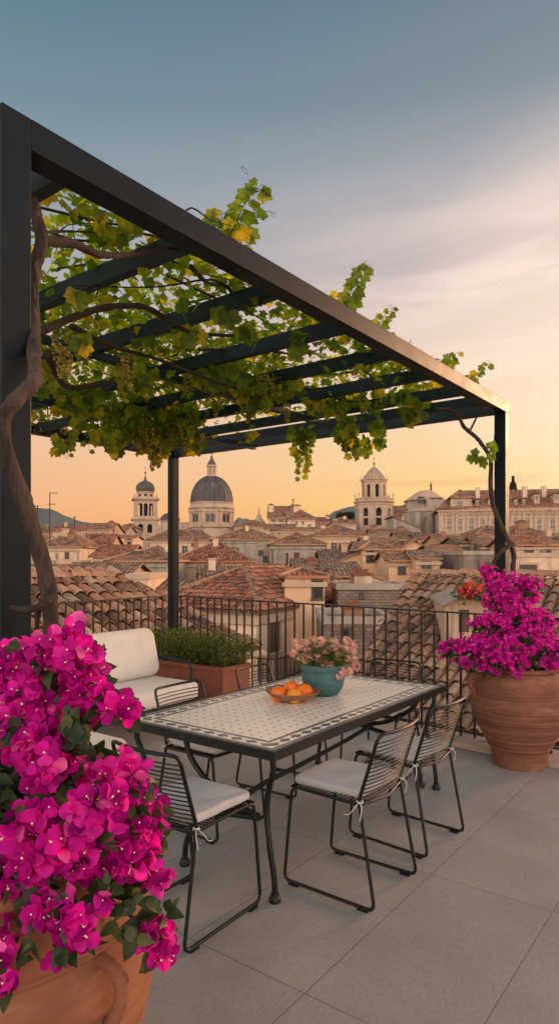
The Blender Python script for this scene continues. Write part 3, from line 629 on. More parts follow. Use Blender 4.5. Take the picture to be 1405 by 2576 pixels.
hs('tall peach gable wall behind the peach house', 556, 772, 548, 484, 64, 9, 'front', 'ochre', 'b', [])
hs('low peach house with sloping side roof and one black window', 262, 402, 592, 540, 57.5, 6, 'shedR', 'ochre', 'g', [(337, 366, 588, 614, 'd')], ov=.2)
hs('small peach house with tiled roof and one black window below the gable wall', 535, 676, 580, 538, 50, 6, 'side', 'ochre', 'bn', [(587, 616, 599, 642, 'd')])
hs('tan house with rough wall and one square black window', 674, 796, 572, 534, 48, 7, 'side', 'tan', 'gn', [(706, 746, 588, 636, 'd')], ov=.2)
hs('tan windowless house with brown roof left of the mouldy wall', 790, 916, 540, 504, 54, 9, 'side', 'tan', 'bn', [], yaw=0)
hs('mould stained grey block left of the right pergola post', 918, 1088, 550, 546, 46, 7, 'flat', 'mould', 'b', [])
hs('stone house with patched roof above the mouldy block', 900, 1010, 488, 462, 70, 8, 'side', 'rubble', 'g', [(950, 962, 500, 514, 'd')], chim=[(975, 456, .6)])
hs('stone house with small dark window behind the right post', 1006, 1100, 500, 464, 66, 8, 'side', 'mould', 'g', [(1040, 1054, 506, 520, 'd')])
hs('brown roofed cream house in front of the palace, beside the right post', 988, 1215, 450, 404, 86, 12, 'hip', 'cream', 'b', [(1062, 1084, 458, 484)])
hs('brown hip roofed house right of the post in front of the palace', 1196, 1335, 446, 402, 84, 12, 'hip', 'cream', 'b', [], chim=[(1256, 384, 1.2)])
hs('tan house with one black window and red tiles right of the post', 1182, 1306, 500, 452, 58, 7, 'side', 'tan', 'rn', [(1232, 1268, 508, 550, 'd')])
hs('brown roofed house at the right edge of the photo', 1320, 1560, 500, 446, 64, 10, 'side', 'tan', 'bn', [(1345, 1358, 520, 548, 'd')])
hs('cream flat topped house with blind door at the right edge', 1176, 1560, 562, 556, 42, 8, 'flat', 'cream', 'b', [(1200, 1290, 600, 690, 's')])
hs('low brick house with two shuttered windows behind the terrace wall', 262, 388, 662, 622, 42, 6, 'side', 'brick', 'gn', [(268, 290, 628 + 44, 715, 's')], chim=[(386, 640, .5)])
hs('small cream house with grey curtained windows above the brick wall', 214, 372, 636, 598, 46, 6, 'side', 'cream', 'gn', [(228, 244, 640, 668), (262, 300, 636, 690, 's'), (318, 346, 636, 676, 's')])
hs('grey house with rubble roof above the near dormer', 60, 268, 616, 575, 50, 8, 'side', 'grey', 'g', [], chim=[(150, 580, .9)])
hs('red ribbed roof behind the grey terrace wall', 430, 600, 716, 640, 44, 8, 'shedL', 'cream', 'rn', [], ov=.2)
hs('long grey rubble terrace wall above the courtyard', 275, 640, 728, 724, 31, 4, 'flat', 'rubble', 'b', [(395, 398, 735, 760, 'd')], chim=[(422, 655, .85), (388, 650, .5)])
hs('dark weathered courtyard wall with a pale pillar behind the railing, below the long terrace wall', 205, 560, 905, 903, 25, 5, 'flat', 'rubble', 'b', [(300, 330, 930, 990, 'd'), (470, 500, 930, 980, 's')], chim=[(382, 822, .7)])
hs('rubble roofed old house right of the tall octagonal tower', 455, 640, 436, 420, 104, 9, 'side', 'grey', 'b', [(480, 490, 440, 452), (520, 530, 440, 452), (580, 596, 440, 454)], chim=[(470, 405, 1.), (612, 412, 1.)])
hs('old house with chimneys and grey roof below the rotunda', 590, 720, 462, 438, 92, 9, 'side', 'tan', 'g', [(600, 612, 470, 486), (640, 652, 470, 486)], chim=[(608, 442, .9), (696, 450, .8)])
hs('cream house with dark openings left of the palace foot', 690, 830, 470, 446, 88, 9, 'side', 'cream', 'g', [(738, 752, 476, 492), (775, 790, 476, 492)], chim=[(742, 450, .8)])
hs('tan house at the foot of the palace', 800, 960, 482, 454, 78, 9, 'side', 'tan', 'b', [(830, 842, 490, 504)], chim=[(888, 470, .7)])
hs('cream low house behind the peach house', 420, 560, 498, 462, 76, 9, 'side', 'cream', 'b', [(434, 446, 476 + 30, 520), (470, 482, 506, 520)], chim=[(430, 452, .7), (612, 490, .8)])
hs('grey roofed small house left of the peach gable', 368, 424, 518, 488, 62, 6, 'side', 'grey', 'g', [], ov=.2)
hs('long rubble roof between the grey house and the peach houses', 200, 385, 580, 528, 60, 9, 'side', 'tan', 'g', [], chim=[(300, 560, .7)])
hs('stone buttress house right of the octagonal tower', 554, 640, 358, 302, 134, 10, 'side', 'grey', 'b', [(560, 572, 345 + 20, 378)])
hs('grey sloping roof house below the rotunda', 560, 700, 416, 372, 116, 8, 'shedL', 'grey', 'g', [])

# ---- dormer set in the left brown roof
hs('white dormer house with curtained window in the brown roof', 287, 368, 690, 642, 36.5, 3, 'flat', 'cream', 'b', [(322, 362, 650, 690, 'b')], z='L')

# ------------------------------------------------------------------ the near hip roofed house with real tiles
def near_hip_house():
    k = 1.4; a = Vector((.45, .893, 0)); b = Vector((-.893, .45, 0)); P0 = Vector((-.70 * k, 20 * k, 0)); ze = H + (.07 - H) * k; zr = H + (1.345 - H) * k
    zb = -12.; root = empty('house', (P0.x, P0.y, zb), math.atan2(a.y, a.x), label='cream house with hipped red barrel tile roof and balcony behind the middle of the railing', cat='house')
    La, Lb = 9.4 * k, 4.3 * k; he, hr = ze - zb, zr - zb
    mb = MB(); mb.mesh([(0, 0, 0), (La, 0, 0), (La, Lb, 0), (0, Lb, 0), (0, 0, he), (La, 0, he), (La, Lb, he), (0, Lb, he)], [(0, 1, 5, 4), (1, 2, 6, 5), (2, 3, 7, 6), (3, 0, 4, 7)]); mb.build('wall', MT['pale'], root)
    o = .38; q = 3.0 * k
    A, B, C, D = (-o, -o, he + .1), (La + o, -o, he + .1), (La + o, Lb + o, he + .1), (-o, Lb + o, he + .1); E, G = (q, Lb / 2, hr + .1), (La - q, Lb / 2, hr + .1)
    tb, base = MB(), MB()
    for i, p in enumerate(([A, B, G, E], [D, A, E], [C, D, E, G], [B, C, G])): barrel(tb, p, .24, .40, .016, 4, base, 10 + i)
    base.build('roof', MT['rbase'], root).name = 'roof'; rf = root.children[-1]; rf.name = 'roof'
    tb.build('tile', MT['tiler'], rf)
    cp = MB(); ridge_caps(cp, Vector(A), Vector(E), .13, .40, 1); ridge_caps(cp, Vector(D), Vector(E), .15, .4, 2); ridge_caps(cp, Vector(E), Vector(G), .16, .4, 3); cp.build('ridge_tiles', MT['hip'], rf)
    mb = MB(); mb.box((-.16, -.16, he - .5), (La + .1, -.004, he - .12)); mb.box((-.16, -.003, he - .5), (-.004, Lb + .1, he - .12)); mb.build('eave_moulding', MT['frame'], root)
    # windows of the right-hand wall (y=0 face)
    for px0, px1, y0, y1 in ((676, 702, 1566, 1640), (736, 757, 1556, 1612), (788, 806, 1540, 1585)):
        def s_of(px): r = (px - CX) / F; return (r * P0.y - P0.x) / (a.x - r * a.y)
        s0, s1 = s_of(px0), s_of(px1); dd = P0.y + a.y * (s0 + s1) / 2; z0, z1 = at(0, y1, dd).z - zb, at(0, y0, dd).z - zb
        window(root, (s0 + s1) / 2, z0, s1 - s0, z1 - z0, 0., 's')
    s0 = 1.2; zz = at(0, 1694, 29.5).z - zb
    mb = MB(); mb.box((s0 - 1.6, -1.1, zz - .16), (s0 + 2.6, -.003, zz)); sl = mb.build('balcony', MT['frame'], root)
    mb = MB(); mb.box((s0 - 1.58, -1.08, zz + .95), (s0 + 2.58, -1.04, zz + 1.0)); mb.box((s0 - 1.58, -1.08, zz + .06), (s0 + 2.58, -1.04, zz + .1))
    for i in range(30): x = s0 - 1.56 + i * .142; mb.box((x - .014, -1.075, zz + .1), (x + .014, -1.045, zz + .95))
    for y in (-.9, -.7, -.5, -.3, -.12): mb.box((s0 - 1.575, y, zz), (s0 - 1.548, y + .03, zz + .96))
    mb.box((s0 - 1.58, -1.04, zz + .95), (s0 - 1.54, -.003, zz + 1.0))
    mb.build('balcony_railing', MT['iron'], sl)
near_hip_house()
def near_dormer_house():
    d = 31.; r = house('cream upper house with one dark window rising right of the near hip roof', 4, 208, 668, 634, d, 5, 'hip', 'ochre', 'rn', [(150, 192, 684, 768, 'd')], ov=.2)
    return r
near_dormer_house()

# ------------------------------------------------------------------ the two big tiled roofs just beyond the terrace
def big_roof(label, P, rdir, sdir, slope, a0, a1, Ls, clipL, clipR, zb, mat, seed, pitch=.235, wall='tan'):
    """ridge starts at P and runs along rdir; slope falls along sdir (both unit plan vectors)"""
    root = empty('tiled_house', (P.x, P.y, zb), math.atan2(rdir.y, rdir.x), label=label, cat='house')
    M = Matrix.Rotation(-math.atan2(rdir.y, rdir.x), 4, 'Z'); s2 = M @ sdir; hz = P.z - zb
    def pt(a, s): return Vector((a, 0, hz)) + s2 * s - Vector((0, 0, slope * s))
    poly = [pt(a0 + clipL * Ls, Ls), pt(a1 + clipR * Ls, Ls), pt(a1, 0), pt(a0, 0)]
    tb, base = MB(), MB(); barrel(tb, poly, pitch, .40, .02, 6, base, seed)
    # far slope, hidden from the terrace
    slab(base, [pt(a1, 0) - s2 * 5 - Vector((0, 0, slope * 5)), pt(a0, 0) - s2 * 5 - Vector((0, 0, slope * 5)), pt(a0, 0) - s2 * .003, pt(a1, 0) - s2 * .003], .1)
    rf = base.build('roof', MT['rbase'], root); tb.build('tile', MT[mat], rf)
    cp = MB(); ridge_caps(cp, pt(a0 - .1, 0) + Vector((0, 0, .06)), pt(a1, 0) + Vector((0, 0, .04)), .12, .42, seed); cp.build('ridge_tiles', MT['hip'], rf)
    # walls
    w = [pt(a0 + clipL * Ls + .15, Ls - .25), pt(a1 + clipR * Ls - .15, Ls - .25), pt(a1 - .1, -4.8), pt(a0 + .1, -4.8)]
    m = MB(); lo = [Vector((p.x, p.y, 0)) for p in w]; hi = [Vector((p.x, p.y, min(p.z, pt(0, Ls).z) - .12)) for p in w]; hi[2].z = hi[3].z = pt(0, 5).z
    rl, rr = pt(a0 + .1, .0), pt(a1 - .1, 0); rl.z -= .2; rr.z -= .2
    vs = lo + hi + [rl, rr]
    m.mesh(vs, [(0, 1, 5, 4), (1, 2, 6, 9, 5), (2, 3, 7, 6), (3, 0, 4, 8, 7)]); m.build('wall', MT[wall], root)
    gt = MB(); gt.tube([poly[0] + Vector((0, 0, -.1)) + s2 * .1, poly[1] + Vector((0, 0, -.1)) + s2 * .1], .07, 8); gt.build('gutter', MT['frame'], root)
    return root, pt
L_r = Vector((.75, .66, 0)).normalized(); L_s = Vector((.66, -.75, 0)).normalized()
PL = Vector((-3.13, 13.3, 1.32)); 
big_roof('big orange barrel tiled roof on the left behind the sofa railing', PL, L_r, L_s, .42, -12., 0., 2.9, 0, .40, -11., 'tile', 21)
R_r = Vector((.83, -.55, 0)).normalized(); R_s = Vector((-.55, -.83, 0)).normalized()
PR = Vector((3.17, 15.6, 1.3))
rr_root, rpt = big_roof('big lichen greyed barrel tiled roof on the right behind the railing', PR, R_r, R_s, .40, 0., 13., 5.3, .12, 0, -11., 'tileg', 22, .215)
# dormer in the right roof
def roof_dormer():
    d = 11.6; p0, p1 = at(1119, 1560, d), at(1224, 1560, d); zt = at(0, 1522, d).z; zp = at(0, 1499, d).z; zb_ = at(0, 1625, d).z; w = p1.x - p0.x; cxx = (p0.x + p1.x) / 2
    r = empty('dormer_window', (cxx, d, zb_), rad(-8), label='pale gabled stone dormer with a dark shuttered window in the right tiled roof', cat='dormer')
    X = w / 2; h = zt - zb_; hp = zp - zb_; D = 2.2
    mb = MB(); mb.mesh([(-X, 0, -.4), (X, 0, -.4), (X, D, -.4), (-X, D, -.4), (-X, 0, h), (X, 0, h), (X, D, h), (-X, D, h), (0, 0, hp), (0, D, hp)], [(0, 1, 5, 8, 4), (1, 2, 6, 5), (2, 3, 7, 9, 6), (3, 0, 4, 7)]); mb.build('wall', MT['stone'], r)
    rb = MB(); o = .07
    for s in (-1, 1):
        k = (hp - h) / X * o; slab(rb, [(s * (X + o), D, h - k + .06), (s * (X + o), -o, h - k + .06), (s * .002, -o, hp + .06), (s * .002, D, hp + .06)] if s < 0 else [(X + o, -o, h - k + .06), (X + o, D, h - k + .06), (.002, D, hp + .06), (.002, -o, hp + .06)], .05)
    rb.build('roof', MT['grey'], r)
    a, b = at(1152, 1590, d), at(1178, 1519, d)
    window(r, (a.x + b.x) / 2 - cxx, a.z - zb_ + .02, b.x - a.x, h - (a.z - zb_) - .10, 0., 's')
roof_dormer()

# ------------------------------------------------------------------ towers, domes, palace
def arcade(mb, x0, x1, z0, z1, spans, y0=0., th=.5, arch=True, M=None):
    """wall in the plane y=y0 with real openings. spans: list of (xa, xb, za, zb)"""
    M = M or Matrix.Identity(4); xs = x0
    spans = sorted(spans)
    for (a, b, za, zb) in spans:
        mb.box((xs, y0, z0), (a, y0 + th, z1), M)
        if za > z0: mb.box((a, y0, z0), (b, y0 + th, za), M)
        r = (b - a) / 2; zs = zb - (r if arch else 0); mb.box((a, y0, zb), (b, y0 + th, z1), M) if z1 > zb else None
        if arch:
            n = 8; c = (a + b) / 2
            for k in range(n):
                t0, t1 = PI * k / n, PI * (k + 1) / n; xa, xb = c - r * math.cos(t0), c - r * math.cos(t1); h0, h1 = zs + r * math.sin(t0), zs + r * math.sin(t1)
                for yy, rev in ((y0, 0), (y0 + th, 1)):
                    q = [M @ Vector(p) for p in ((xa, yy, h0), (xb, yy, h1), (xb, yy, zb), (xa, yy, zb))]; mb.face(q[::-1] if rev else q)
                mb.face([M @ Vector(p) for p in ((xa, y0, h0), (xa, y0 + th, h0), (xb, y0 + th, h1), (xb, y0, h1))])
        xs = b
    mb.box((xs, y0, z0), (x1, y0 + th, z1), M)
def ring(mb, R, z0, z1, n, a0=0., taper=0.): mb.lathe([(R, z0), (R + taper, z1)], n=n, smooth=False, a0=a0)
def finial(root, x, y, z, s, mat='lead', cross=True, name='finial'):
    mb = MB(); mb.lathe([(.28 * s, 0), (.12 * s, .25 * s), (.10 * s, .9 * s), (.16 * s, 1.0 * s), (.30 * s, 1.2 * s), (.36 * s, 1.45 * s), (.30 * s, 1.7 * s), (.08 * s, 1.9 * s), (.04 * s, 2.6 * s)], (x, y, z), 12)
    o = mb.build(name, MT[mat], root)
    if cross:
        mb = MB(); mb.box((x - .05 * s, y - .05 * s, z + 2.5 * s), (x + .05 * s, y + .05 * s, z + 3.9 * s)); mb.box((x - .4 * s, y - .05 * s, z + 3.2 * s), (x - .05 * s, y + .05 * s, z + 3.32 * s)); mb.box((x + .05 * s, y - .05 * s, z + 3.2 * s), (x + .4 * s, y + .05 * s, z + 3.32 * s)); mb.build('cross', MT['iron'], o)
def ribs(root, prof, n, r, c, mat='lead', name='dome_rib'):
    mb = MB()
    for k in range(n):
        a = 2 * PI * k / n; mb.tube([(c[0] + (R + .02) * math.cos(a), c[1] + (R + .02) * math.sin(a), c[2] + z) for R, z in prof], r, 4, cap=False)
    return mb.build(name, MT[mat], root)

def left_tower():
    d = 150.; px = d / F; c = at(365.7, 1373, d); zb = zg(d) - 1; root = empty('bell_tower', (c.x, d, zb), rad(14), label='slender pale stone bell tower with small ribbed onion dome, left of the rear post', cat='bell tower')
    Z = lambda y: at(0, y, d).z - zb
    w1, w2 = 32 * px * .93, 28.5 * px * .93
    mb = MB(); mb.box((-w1 * 1.12, -w1 * 1.12, 0), (w1 * 1.12, w1 * 1.12, Z(1347))); mb.build('base', MT['stone'], root)
    for (w, y0, y1, sp, nm) in ((w1, 1346, 1309, ((-.62, -.22), (.12, .52)), 'lower_stage'), (w2, 1304, 1259, ((-.66, -.30), (-.18, .18), (.30, .66)), 'belfry')):
        z0, z1 = Z(y0), Z(y1); h = z1 - z0; mb = MB()
        for k in range(4):
            M = Matrix.Rotation(k * PI / 2, 4, 'Z'); x0, x1 = (-w, w) if k % 2 == 0 else (-w + .5, w - .5)
            arcade(mb, x0, x1, z0, z1, [(a * w, b * w, z0 + h * .10, z0 + h * (.80 if nm == 'belfry' else .72)) for a, b in sp], -w, .5, True, M)
            mb.box((-w * .98, -w - .14, z0 + h * .02), (w * .98, -w - .003, z0 + h * .09), M)
            for s in (-1, -.24, .24, 1) if nm == 'belfry' else (-1, 0, 1):
                mb.box((s * w * .94 - .14, -w - .12, z0 + h * .095), (s * w * .94 + .14, -w - .004, z1 - h * .08), M) if abs(s) == 1 else None
        mb.build(nm, MT['stone'], root)
        mb = MB(); mb.box((-w + 1.2, -w + 1.2, z0), (w - 1.2, w - 1.2, z1)); mb.build('shade_core', MT['void'], root)  # added near-black box, its colour standing in for shade behind the arches
    mb = MB()
    for y, ww in ((1347, w1 + .35), (1308, w1 + .45), (1258, w2 + .6)): mb.box((-ww, -ww, Z(y) - .1), (ww, ww, Z(y) + .28)); mb.box((-ww + .25, -ww + .25, Z(y) + .281), (ww - .25, ww - .25, Z(y) + .5))
    mb.build('cornice', MT['stone'], root)
    mb = MB(); R = 22 * px; mb.lathe([(R * .98, Z(1255)), (R * .96, Z(1240)), (R * 1.09, Z(1239)), (R * 1.09, Z(1237.5)), (R * .9, Z(1237))], n=8, smooth=False, a0=PI / 8); dr = mb.build('drum', MT['stone'], root)
    for k in range(8):
        mb = MB(); M = Matrix.Rotation(k * PI / 4, 4, 'Z'); ra = R * .985 * math.cos(PI / 8); mb.box((-.28, -ra - .04, Z(1250)), (.28, -ra + .1, Z(1244)), M); mb.build('window', MT['void'], dr)
    mb = MB(); R = 22 * px
    prof = [(R * .93, 0), (R * 1.0, .5), (R * 1.03, 1.1), (R * .95, 1.8), (R * .76, 2.5), (R * .5, 2.95), (R * .25, 3.3), (R * .15, 3.8), (R * .07, 4.9)]; sc = (Z(1196) - Z(1237)) / 4.9 * 1.05; prof = [(r, z * sc * .92) for r, z in prof]
    pb = bez([(a, b, 0) for a, b in prof], 4); pp = [(p.x, p.y) for p in pb]; mb.lathe(pp, (0, 0, Z(1237)), 32); dm = mb.build('dome', MT['lead'], root)
    ribs(dm, pp[:24], 16, .07, (0, 0, Z(1237)))
    finial(root, 0, 0, Z(1199), .62)
    for sx in (-1, 1):
        for sy in (-1, 1): finial(root, sx * w2 * 1.02, sy * w2 * 1.02, Z(1257), .55, 'stone', False, 'pinnacle')
left_tower()

def great_dome():
    d = 150.; px = d / F; c = at(532.4, 1349, d); zb = zg(d) - 1; root = empty('domed_church', (c.x, d, zb), 0, label='great ribbed lead dome on a round pale stone drum with lantern', cat='church')
    Z = lambda y: at(0, y, d).z - zb; R = 53.5 * px
    # drum with eight window bays
    n = 16; mb = MB(); z0, z1 = 0, Z(1279); Ri = R * .965; win = MB(); pil = MB()
    mb.lathe([(Ri, 0), (Ri, z1)], n=64, smooth=True)
    for k in range(8):
        a = -PI / 2 + (k) * PI / 4 + rad(2); M = Matrix.Rotation(a + PI / 2, 4, 'Z'); y = -Ri
        w = 1.15; hw0, hw1 = Z(1318), Z(1294)
        # stone surround with pediment, standing proud
        for lo, hi in (((-w - .55, y - .28, hw0 - .5), (-w, y + .3, hw1 + .4)), ((w, y - .28, hw0 - .5), (w + .55, y + .3, hw1 + .4)), ((-w - .75, y - .45, hw1 + .401), (w + .75, y + .3, hw1 + .9)), ((-w - .75, y - .4, hw0 - .9), (w + .75, y + .3, hw0 - .501)), ((-w, y - .2, hw1 + .05), (w, y + .3, hw1 + .40)), ((-w, y - .2, hw0 - .5), (w, y + .3, hw0 - .02))): pil.box(lo, hi, M)
        win = MB(); win.box((-w * .72, y - .1, hw0 + .3), (w * .72, y + .3, hw1 - .2), M); win.build('window', MT['glass'], root); pil.box((-.07, y - .18, hw0 + .3), (.07, y - .101, hw1 - .2), M)
        for s in (-1, 1):
            M2 = Matrix.Rotation(a + PI / 2 + s * rad(17.5), 4, 'Z'); pil.box((-.42, -Ri - .34, Z(1330)), (.42, -Ri + .2, z1 - .2), M2)
    mb.build('drum', MT['stone'], root); f = pil.build('pilasters', MT['stone'], root)
    mb = MB(); mb.lathe([(Ri, Z(1284)), (Ri + .5, Z(1282.5)), (R * 1.09, Z(1280)), (R * 1.10, Z(1278)), (R * 1.02, Z(1277)), (R * .99, Z(1268)), (R * 1.03, Z(1267)), (R * 1.03, Z(1265.5)), (R * .95, Z(1265))], n=64); mb.lathe([(R * .99, 0), (R * 1.02, Z(1332)), (Ri, Z(1330))], n=64); mb.build('cornice', MT['stone'], root)
    zz = Z(1266); Hd = Z(1199) - zz; prof = [(R * .985 * math.cos(t * rad(82)) ** .92, Hd * 1.01 * math.sin(t * rad(82)) / math.sin(rad(82))) for t in [k / 18. for k in range(19)]]
    mb = MB(); mb.lathe(prof, (0, 0, zz), 64); dm = mb.build('dome', MT['lead'], root); ribs(dm, prof, 24, .13, (0, 0, zz))
    lz = Z(1200); LR = 12 * px
    mb = MB(); mb.lathe([(LR * 1.25, 0), (LR * 1.25, .5), (LR * 1.0, .6), (LR * 1.0, 1.0)], (0, 0, lz - .4), 24); hl = Z(1174) - lz
    for k in range(8):
        a = k * PI / 4 + rad(22.5); x, y = LR * .82 * math.cos(a), LR * .82 * math.sin(a); mb.box((x - .2, y - .2, lz + .4), (x + .2, y + .2, lz + hl))
    mb.lathe([(LR * 1.12, 0), (LR * 1.12, .3), (LR * .95, .32)], (0, 0, lz + hl), 24); ln = mb.build('lantern', MT['stone'], root)
    mb = MB(); mb.lathe([(LR * 1.0, 0), (LR * .85, .5), (LR * .5, 1.1), (LR * .28, 1.6), (LR * .2, 2.2)], (0, 0, lz + hl + .3), 24); mb.build('lantern_cap', MT['lead'], root)
    finial(root, 0, 0, lz + hl + 2.3, .52)
great_dome()

def small_dome():
    d = 172.; px = d / F; c = at(428, 1330, d); zb = zg(d) - 1; root = empty('domed_chapel', (c.x, d, zb), 0, label='small stone chapel dome peeping out behind the rear pergola post', cat='chapel')
    Z = lambda y: at(0, y, d).z - zb; R = 25 * px
    mb = MB(); mb.lathe([(R * 1.1, 0), (R * 1.1, Z(1322)), (R * .95, Z(1321)), (R * .95, Z(1312)), (R * 1.02, Z(1311)), (R * 1.02, Z(1310))], n=32); mb.build('drum', MT['stone'], root)
    Hd = Z(1290) - Z(1310); mb = MB(); mb.lathe([(R * math.cos(t), Hd * math.sin(t)) for t in [k * PI / 2 / 10 * .97 for k in range(11)]], (0, 0, Z(1310)), 32); mb.build('dome', MT['t_red'] if False else MT['lead'], root)
    finial(root, 0, 0, Z(1290), .5)
small_dome()

def spire():
    d = 146.; px = d / F; c = at(651, 1320, d); zb = zg(d) - 1; root = empty('small_spire', (c.x, d, zb), 0, label='small thin stone spire on a conical roof right of the great dome', cat='spire')
    Z = lambda y: at(0, y, d).z - zb; R = 15 * px
    mb = MB(); mb.box((-R * 1.1, -R * 1.1, 0), (R * 1.1, R * 1.1, Z(1316))); mb.build('base', MT['tan'], root)
    mb = MB(); mb.lathe([(R * 1.2, Z(1316)), (R * .7, Z(1308)), (R * .35, Z(1300)), (R * .26, Z(1297))], n=12); mb.build('conical_roof', MT['grey'], root)
    mb = MB(); mb.lathe([(R * .38, Z(1297)), (R * .38, Z(1295.5)), (R * .18, Z(1294)), (R * .13, Z(1284)), (.03, Z(1272))], n=10); mb.build('needle', MT['stone'], root)
spire()

def right_tower():
    d = 132.; px = d / F; c = at(939.9, 1327, d); zb = zg(d) - 1; root = empty('bell_tower', (c.x, d, zb), 0, label='octagonal stone bell tower with arched openings, balustrade and conical dome', cat='bell tower')
    Z = lambda y: at(0, y, d).z - zb
    def octa(R, z0, z1, nm, spans, th=.6, core=True, inner=None):
        ra = R * math.cos(PI / 8); hw = R * math.sin(PI / 8); mb = MB(); h = z1 - z0
        for k in range(8):
            M = Matrix.Rotation(k * PI / 4 + rad(22.5 if False else 8), 4, 'Z'); arcade(mb, -hw, hw, z0, z1, [(a * hw, b * hw, z0 + s0 * h, z0 + s1 * h) for a, b, s0, s1 in spans], -ra, th, True, M)
            mb.box((-hw * .99, -ra - .16, z1 - h * .06), (hw * .99, -ra - .003, z1 - .01), M)
        o = mb.build(nm, MT['stone'], root)
        mb = MB(); mb.lathe([(R * .80, z0), (R * .80, z1)], n=8, smooth=False, a0=PI / 8 + rad(8)) ; mb.build('shade_core', MT['void'], o)  # added near-black prism, painted as the shade inside the stage
        return o
    R1 = 47 * px; R2 = 31 * px
    mb = MB(); mb.lathe([(R1 * 1.02, 0), (R1 * 1.02, Z(1328)), (R1 * .99, Z(1327))], n=8, smooth=False, a0=PI / 8 + rad(8)); mb.build('base', MT['stone'], root)
    o = octa(R1, Z(1327), Z(1268), 'lower_stage', [(-.62, -.10, .10, .82), (.10, .62, .10, .82)] if False else [(-.42, .42, .06, .80)])
    mb = MB()
    for k in range(8):
        M = Matrix.Rotation(k * PI / 4 + rad(8), 4, 'Z'); ra = R1 * math.cos(PI / 8); hw = R1 * math.sin(PI / 8); mb.box((-.42 * hw, -ra + .15, Z(1303) - .2), (.42 * hw, -ra + .35, Z(1303) + .2), M)
    mb.build('transom', MT['stone'], o)
    mb = MB(); mb.lathe([(R1 * .99, Z(1268)), (R1 * 1.09, Z(1265)), (R1 * 1.10, Z(1262)), (R1 * .9, Z(1261.5))], n=8, smooth=False, a0=PI / 8 + rad(8)); mb.build('cornice', MT['stone'], root)
    mb = MB(); RB = R1 * 1.04
    for k in range(8):
        M = Matrix.Rotation(k * PI / 4 + rad(8), 4, 'Z'); ra = RB * math.cos(PI / 8); hw = RB * math.sin(PI / 8)
        mb.box((-hw, -ra, Z(1255.5)), (hw, -ra + .3, Z(1254)), M); mb.box((-hw, -ra, Z(1261.5)), (hw, -ra + .3, Z(1260.7)), M)
        for i in range(9): x = -hw + (i + .5) * 2 * hw / 9; mb.box((x - .1, -ra + .05, Z(1260.7)), (x + .1, -ra + .25, Z(1255.5)), M)
    mb.build('balustrade', MT['stone'], root)
    for k in range(8):
        a = k * PI / 4 + PI / 8 + rad(8); finial(root, RB * math.cos(a) * .97, RB * math.sin(a) * .97, Z(1256), .55, 'stone', False, 'pinnacle')
    octa(R2, Z(1258), Z(1211), 'belfry', [(-.40, .40, .12, .80)], .5)
    mb = MB(); mb.lathe([(R2 * .98, Z(1212)), (R2 * 1.12, Z(1209)), (R2 * 1.14, Z(1206.5)), (R2 * .9, Z(1206))], n=8, smooth=False, a0=PI / 8 + rad(8)); mb.build('cornice', MT['stone'], root)
    for k in range(8):
        a = k * PI / 4 + PI / 8 + rad(8); finial(root, R2 * 1.06 * math.cos(a), R2 * 1.06 * math.sin(a), Z(1206.5), .34, 'stone', False, 'pinnacle')
    prof = [(R2 * .88, Z(1206)), (R2 * .78, Z(1200)), (R2 * .62, Z(1193)), (R2 * .42, Z(1185)), (R2 * .22, Z(1179)), (R2 * .12, Z(1176))]
    mb = MB(); mb.lathe(prof, n=8, smooth=False, a0=PI / 8 + rad(8)); dm = mb.build('dome', MT['tan'], root); ribs(dm, prof, 16, .09, (0, 0, 0), 'grey')
    finial(root, 0, 0, Z(1177), .58)
right_tower()

def rotunda():
    d = 124.; px = d / F; c = at(1060, 1337, d); zb = zg(d) - 1; root = empty('rotunda', (c.x, d, zb), 0, label='round grey stone apse with a shallow conical tile roof left of the palace', cat='building')
    Z = lambda y: at(0, y, d).z - zb; R = 42 * px
    mb = MB(); mb.lathe([(R, 0), (R, Z(1290)), (R * 1.03, Z(1289)), (R * 1.03, Z(1288))], n=48); mb.build('wall', MT['grey'], root)
    mb = MB()
    for k in range(10):
        M = Matrix.Rotation(k * PI / 5 + .2, 4, 'Z'); mb.box((-.5, -R - .3, 0), (.5, -R + .1, Z(1292)), M)
    mb.build('buttress', MT['grey'], root)
    mb = MB(); mb.lathe([(R * 1.08, Z(1288.5)), (R * .6, Z(1281)), (.05, Z(1274.5))], n=48); mb.build('roof', MT['tan'], root)
rotunda()
def hall():
    d = 142.; px = d / F; c = at(1069, 1290, d); zb = zg(d) - 1; root = empty('domed_hall', (c.x, d, zb), 0, label='weathered hall with low domed brown roof and statue on top, behind the round apse', cat='building')
    Z = lambda y: at(0, y, d).z - zb; R = 52 * px
    mb = MB(); mb.lathe([(R * 1.0, 0), (R * 1.0, Z(1261))], n=8, smooth=False, a0=PI / 8); mb.box((-56 * px, -3.5, 0), (60 * px, 6, Z(1270))); mb.box((-10 * px, -R - .6, 0), (30 * px, -R + 2, Z(1262))); mb.build('wall', MT['grey'], root)
    mb = MB(); mb.lathe([(R * 1.06, Z(1261.2)), (R * .75, Z(1251)), (R * .5, Z(1241)), (R * .28, Z(1235)), (.05, Z(1233))], n=32); mb.build('roof', MT['tan'], root)
    mb = MB(); mb.lathe([(r_ * .6, z_ * .62) for r_, z_ in [(.5, 0), (.3, .8), (.35, 1.2), (.42, 1.7), (.3, 2.1), (.14, 2.2), (.2, 2.4), (.16, 2.7), (.02, 2.8)]], (1.2, 0, Z(1233)), 10); mb.build('statue', MT['darkframe'], root)
    for x in (-22, -8, 6, 22): window(root, x * px, Z(1271) if abs(x) < 10 or x > 0 else Z(1268), 1.0, 1.1, -R * .93 - .7 if x in (6, 22) else -R * .93, 'd')
hall()

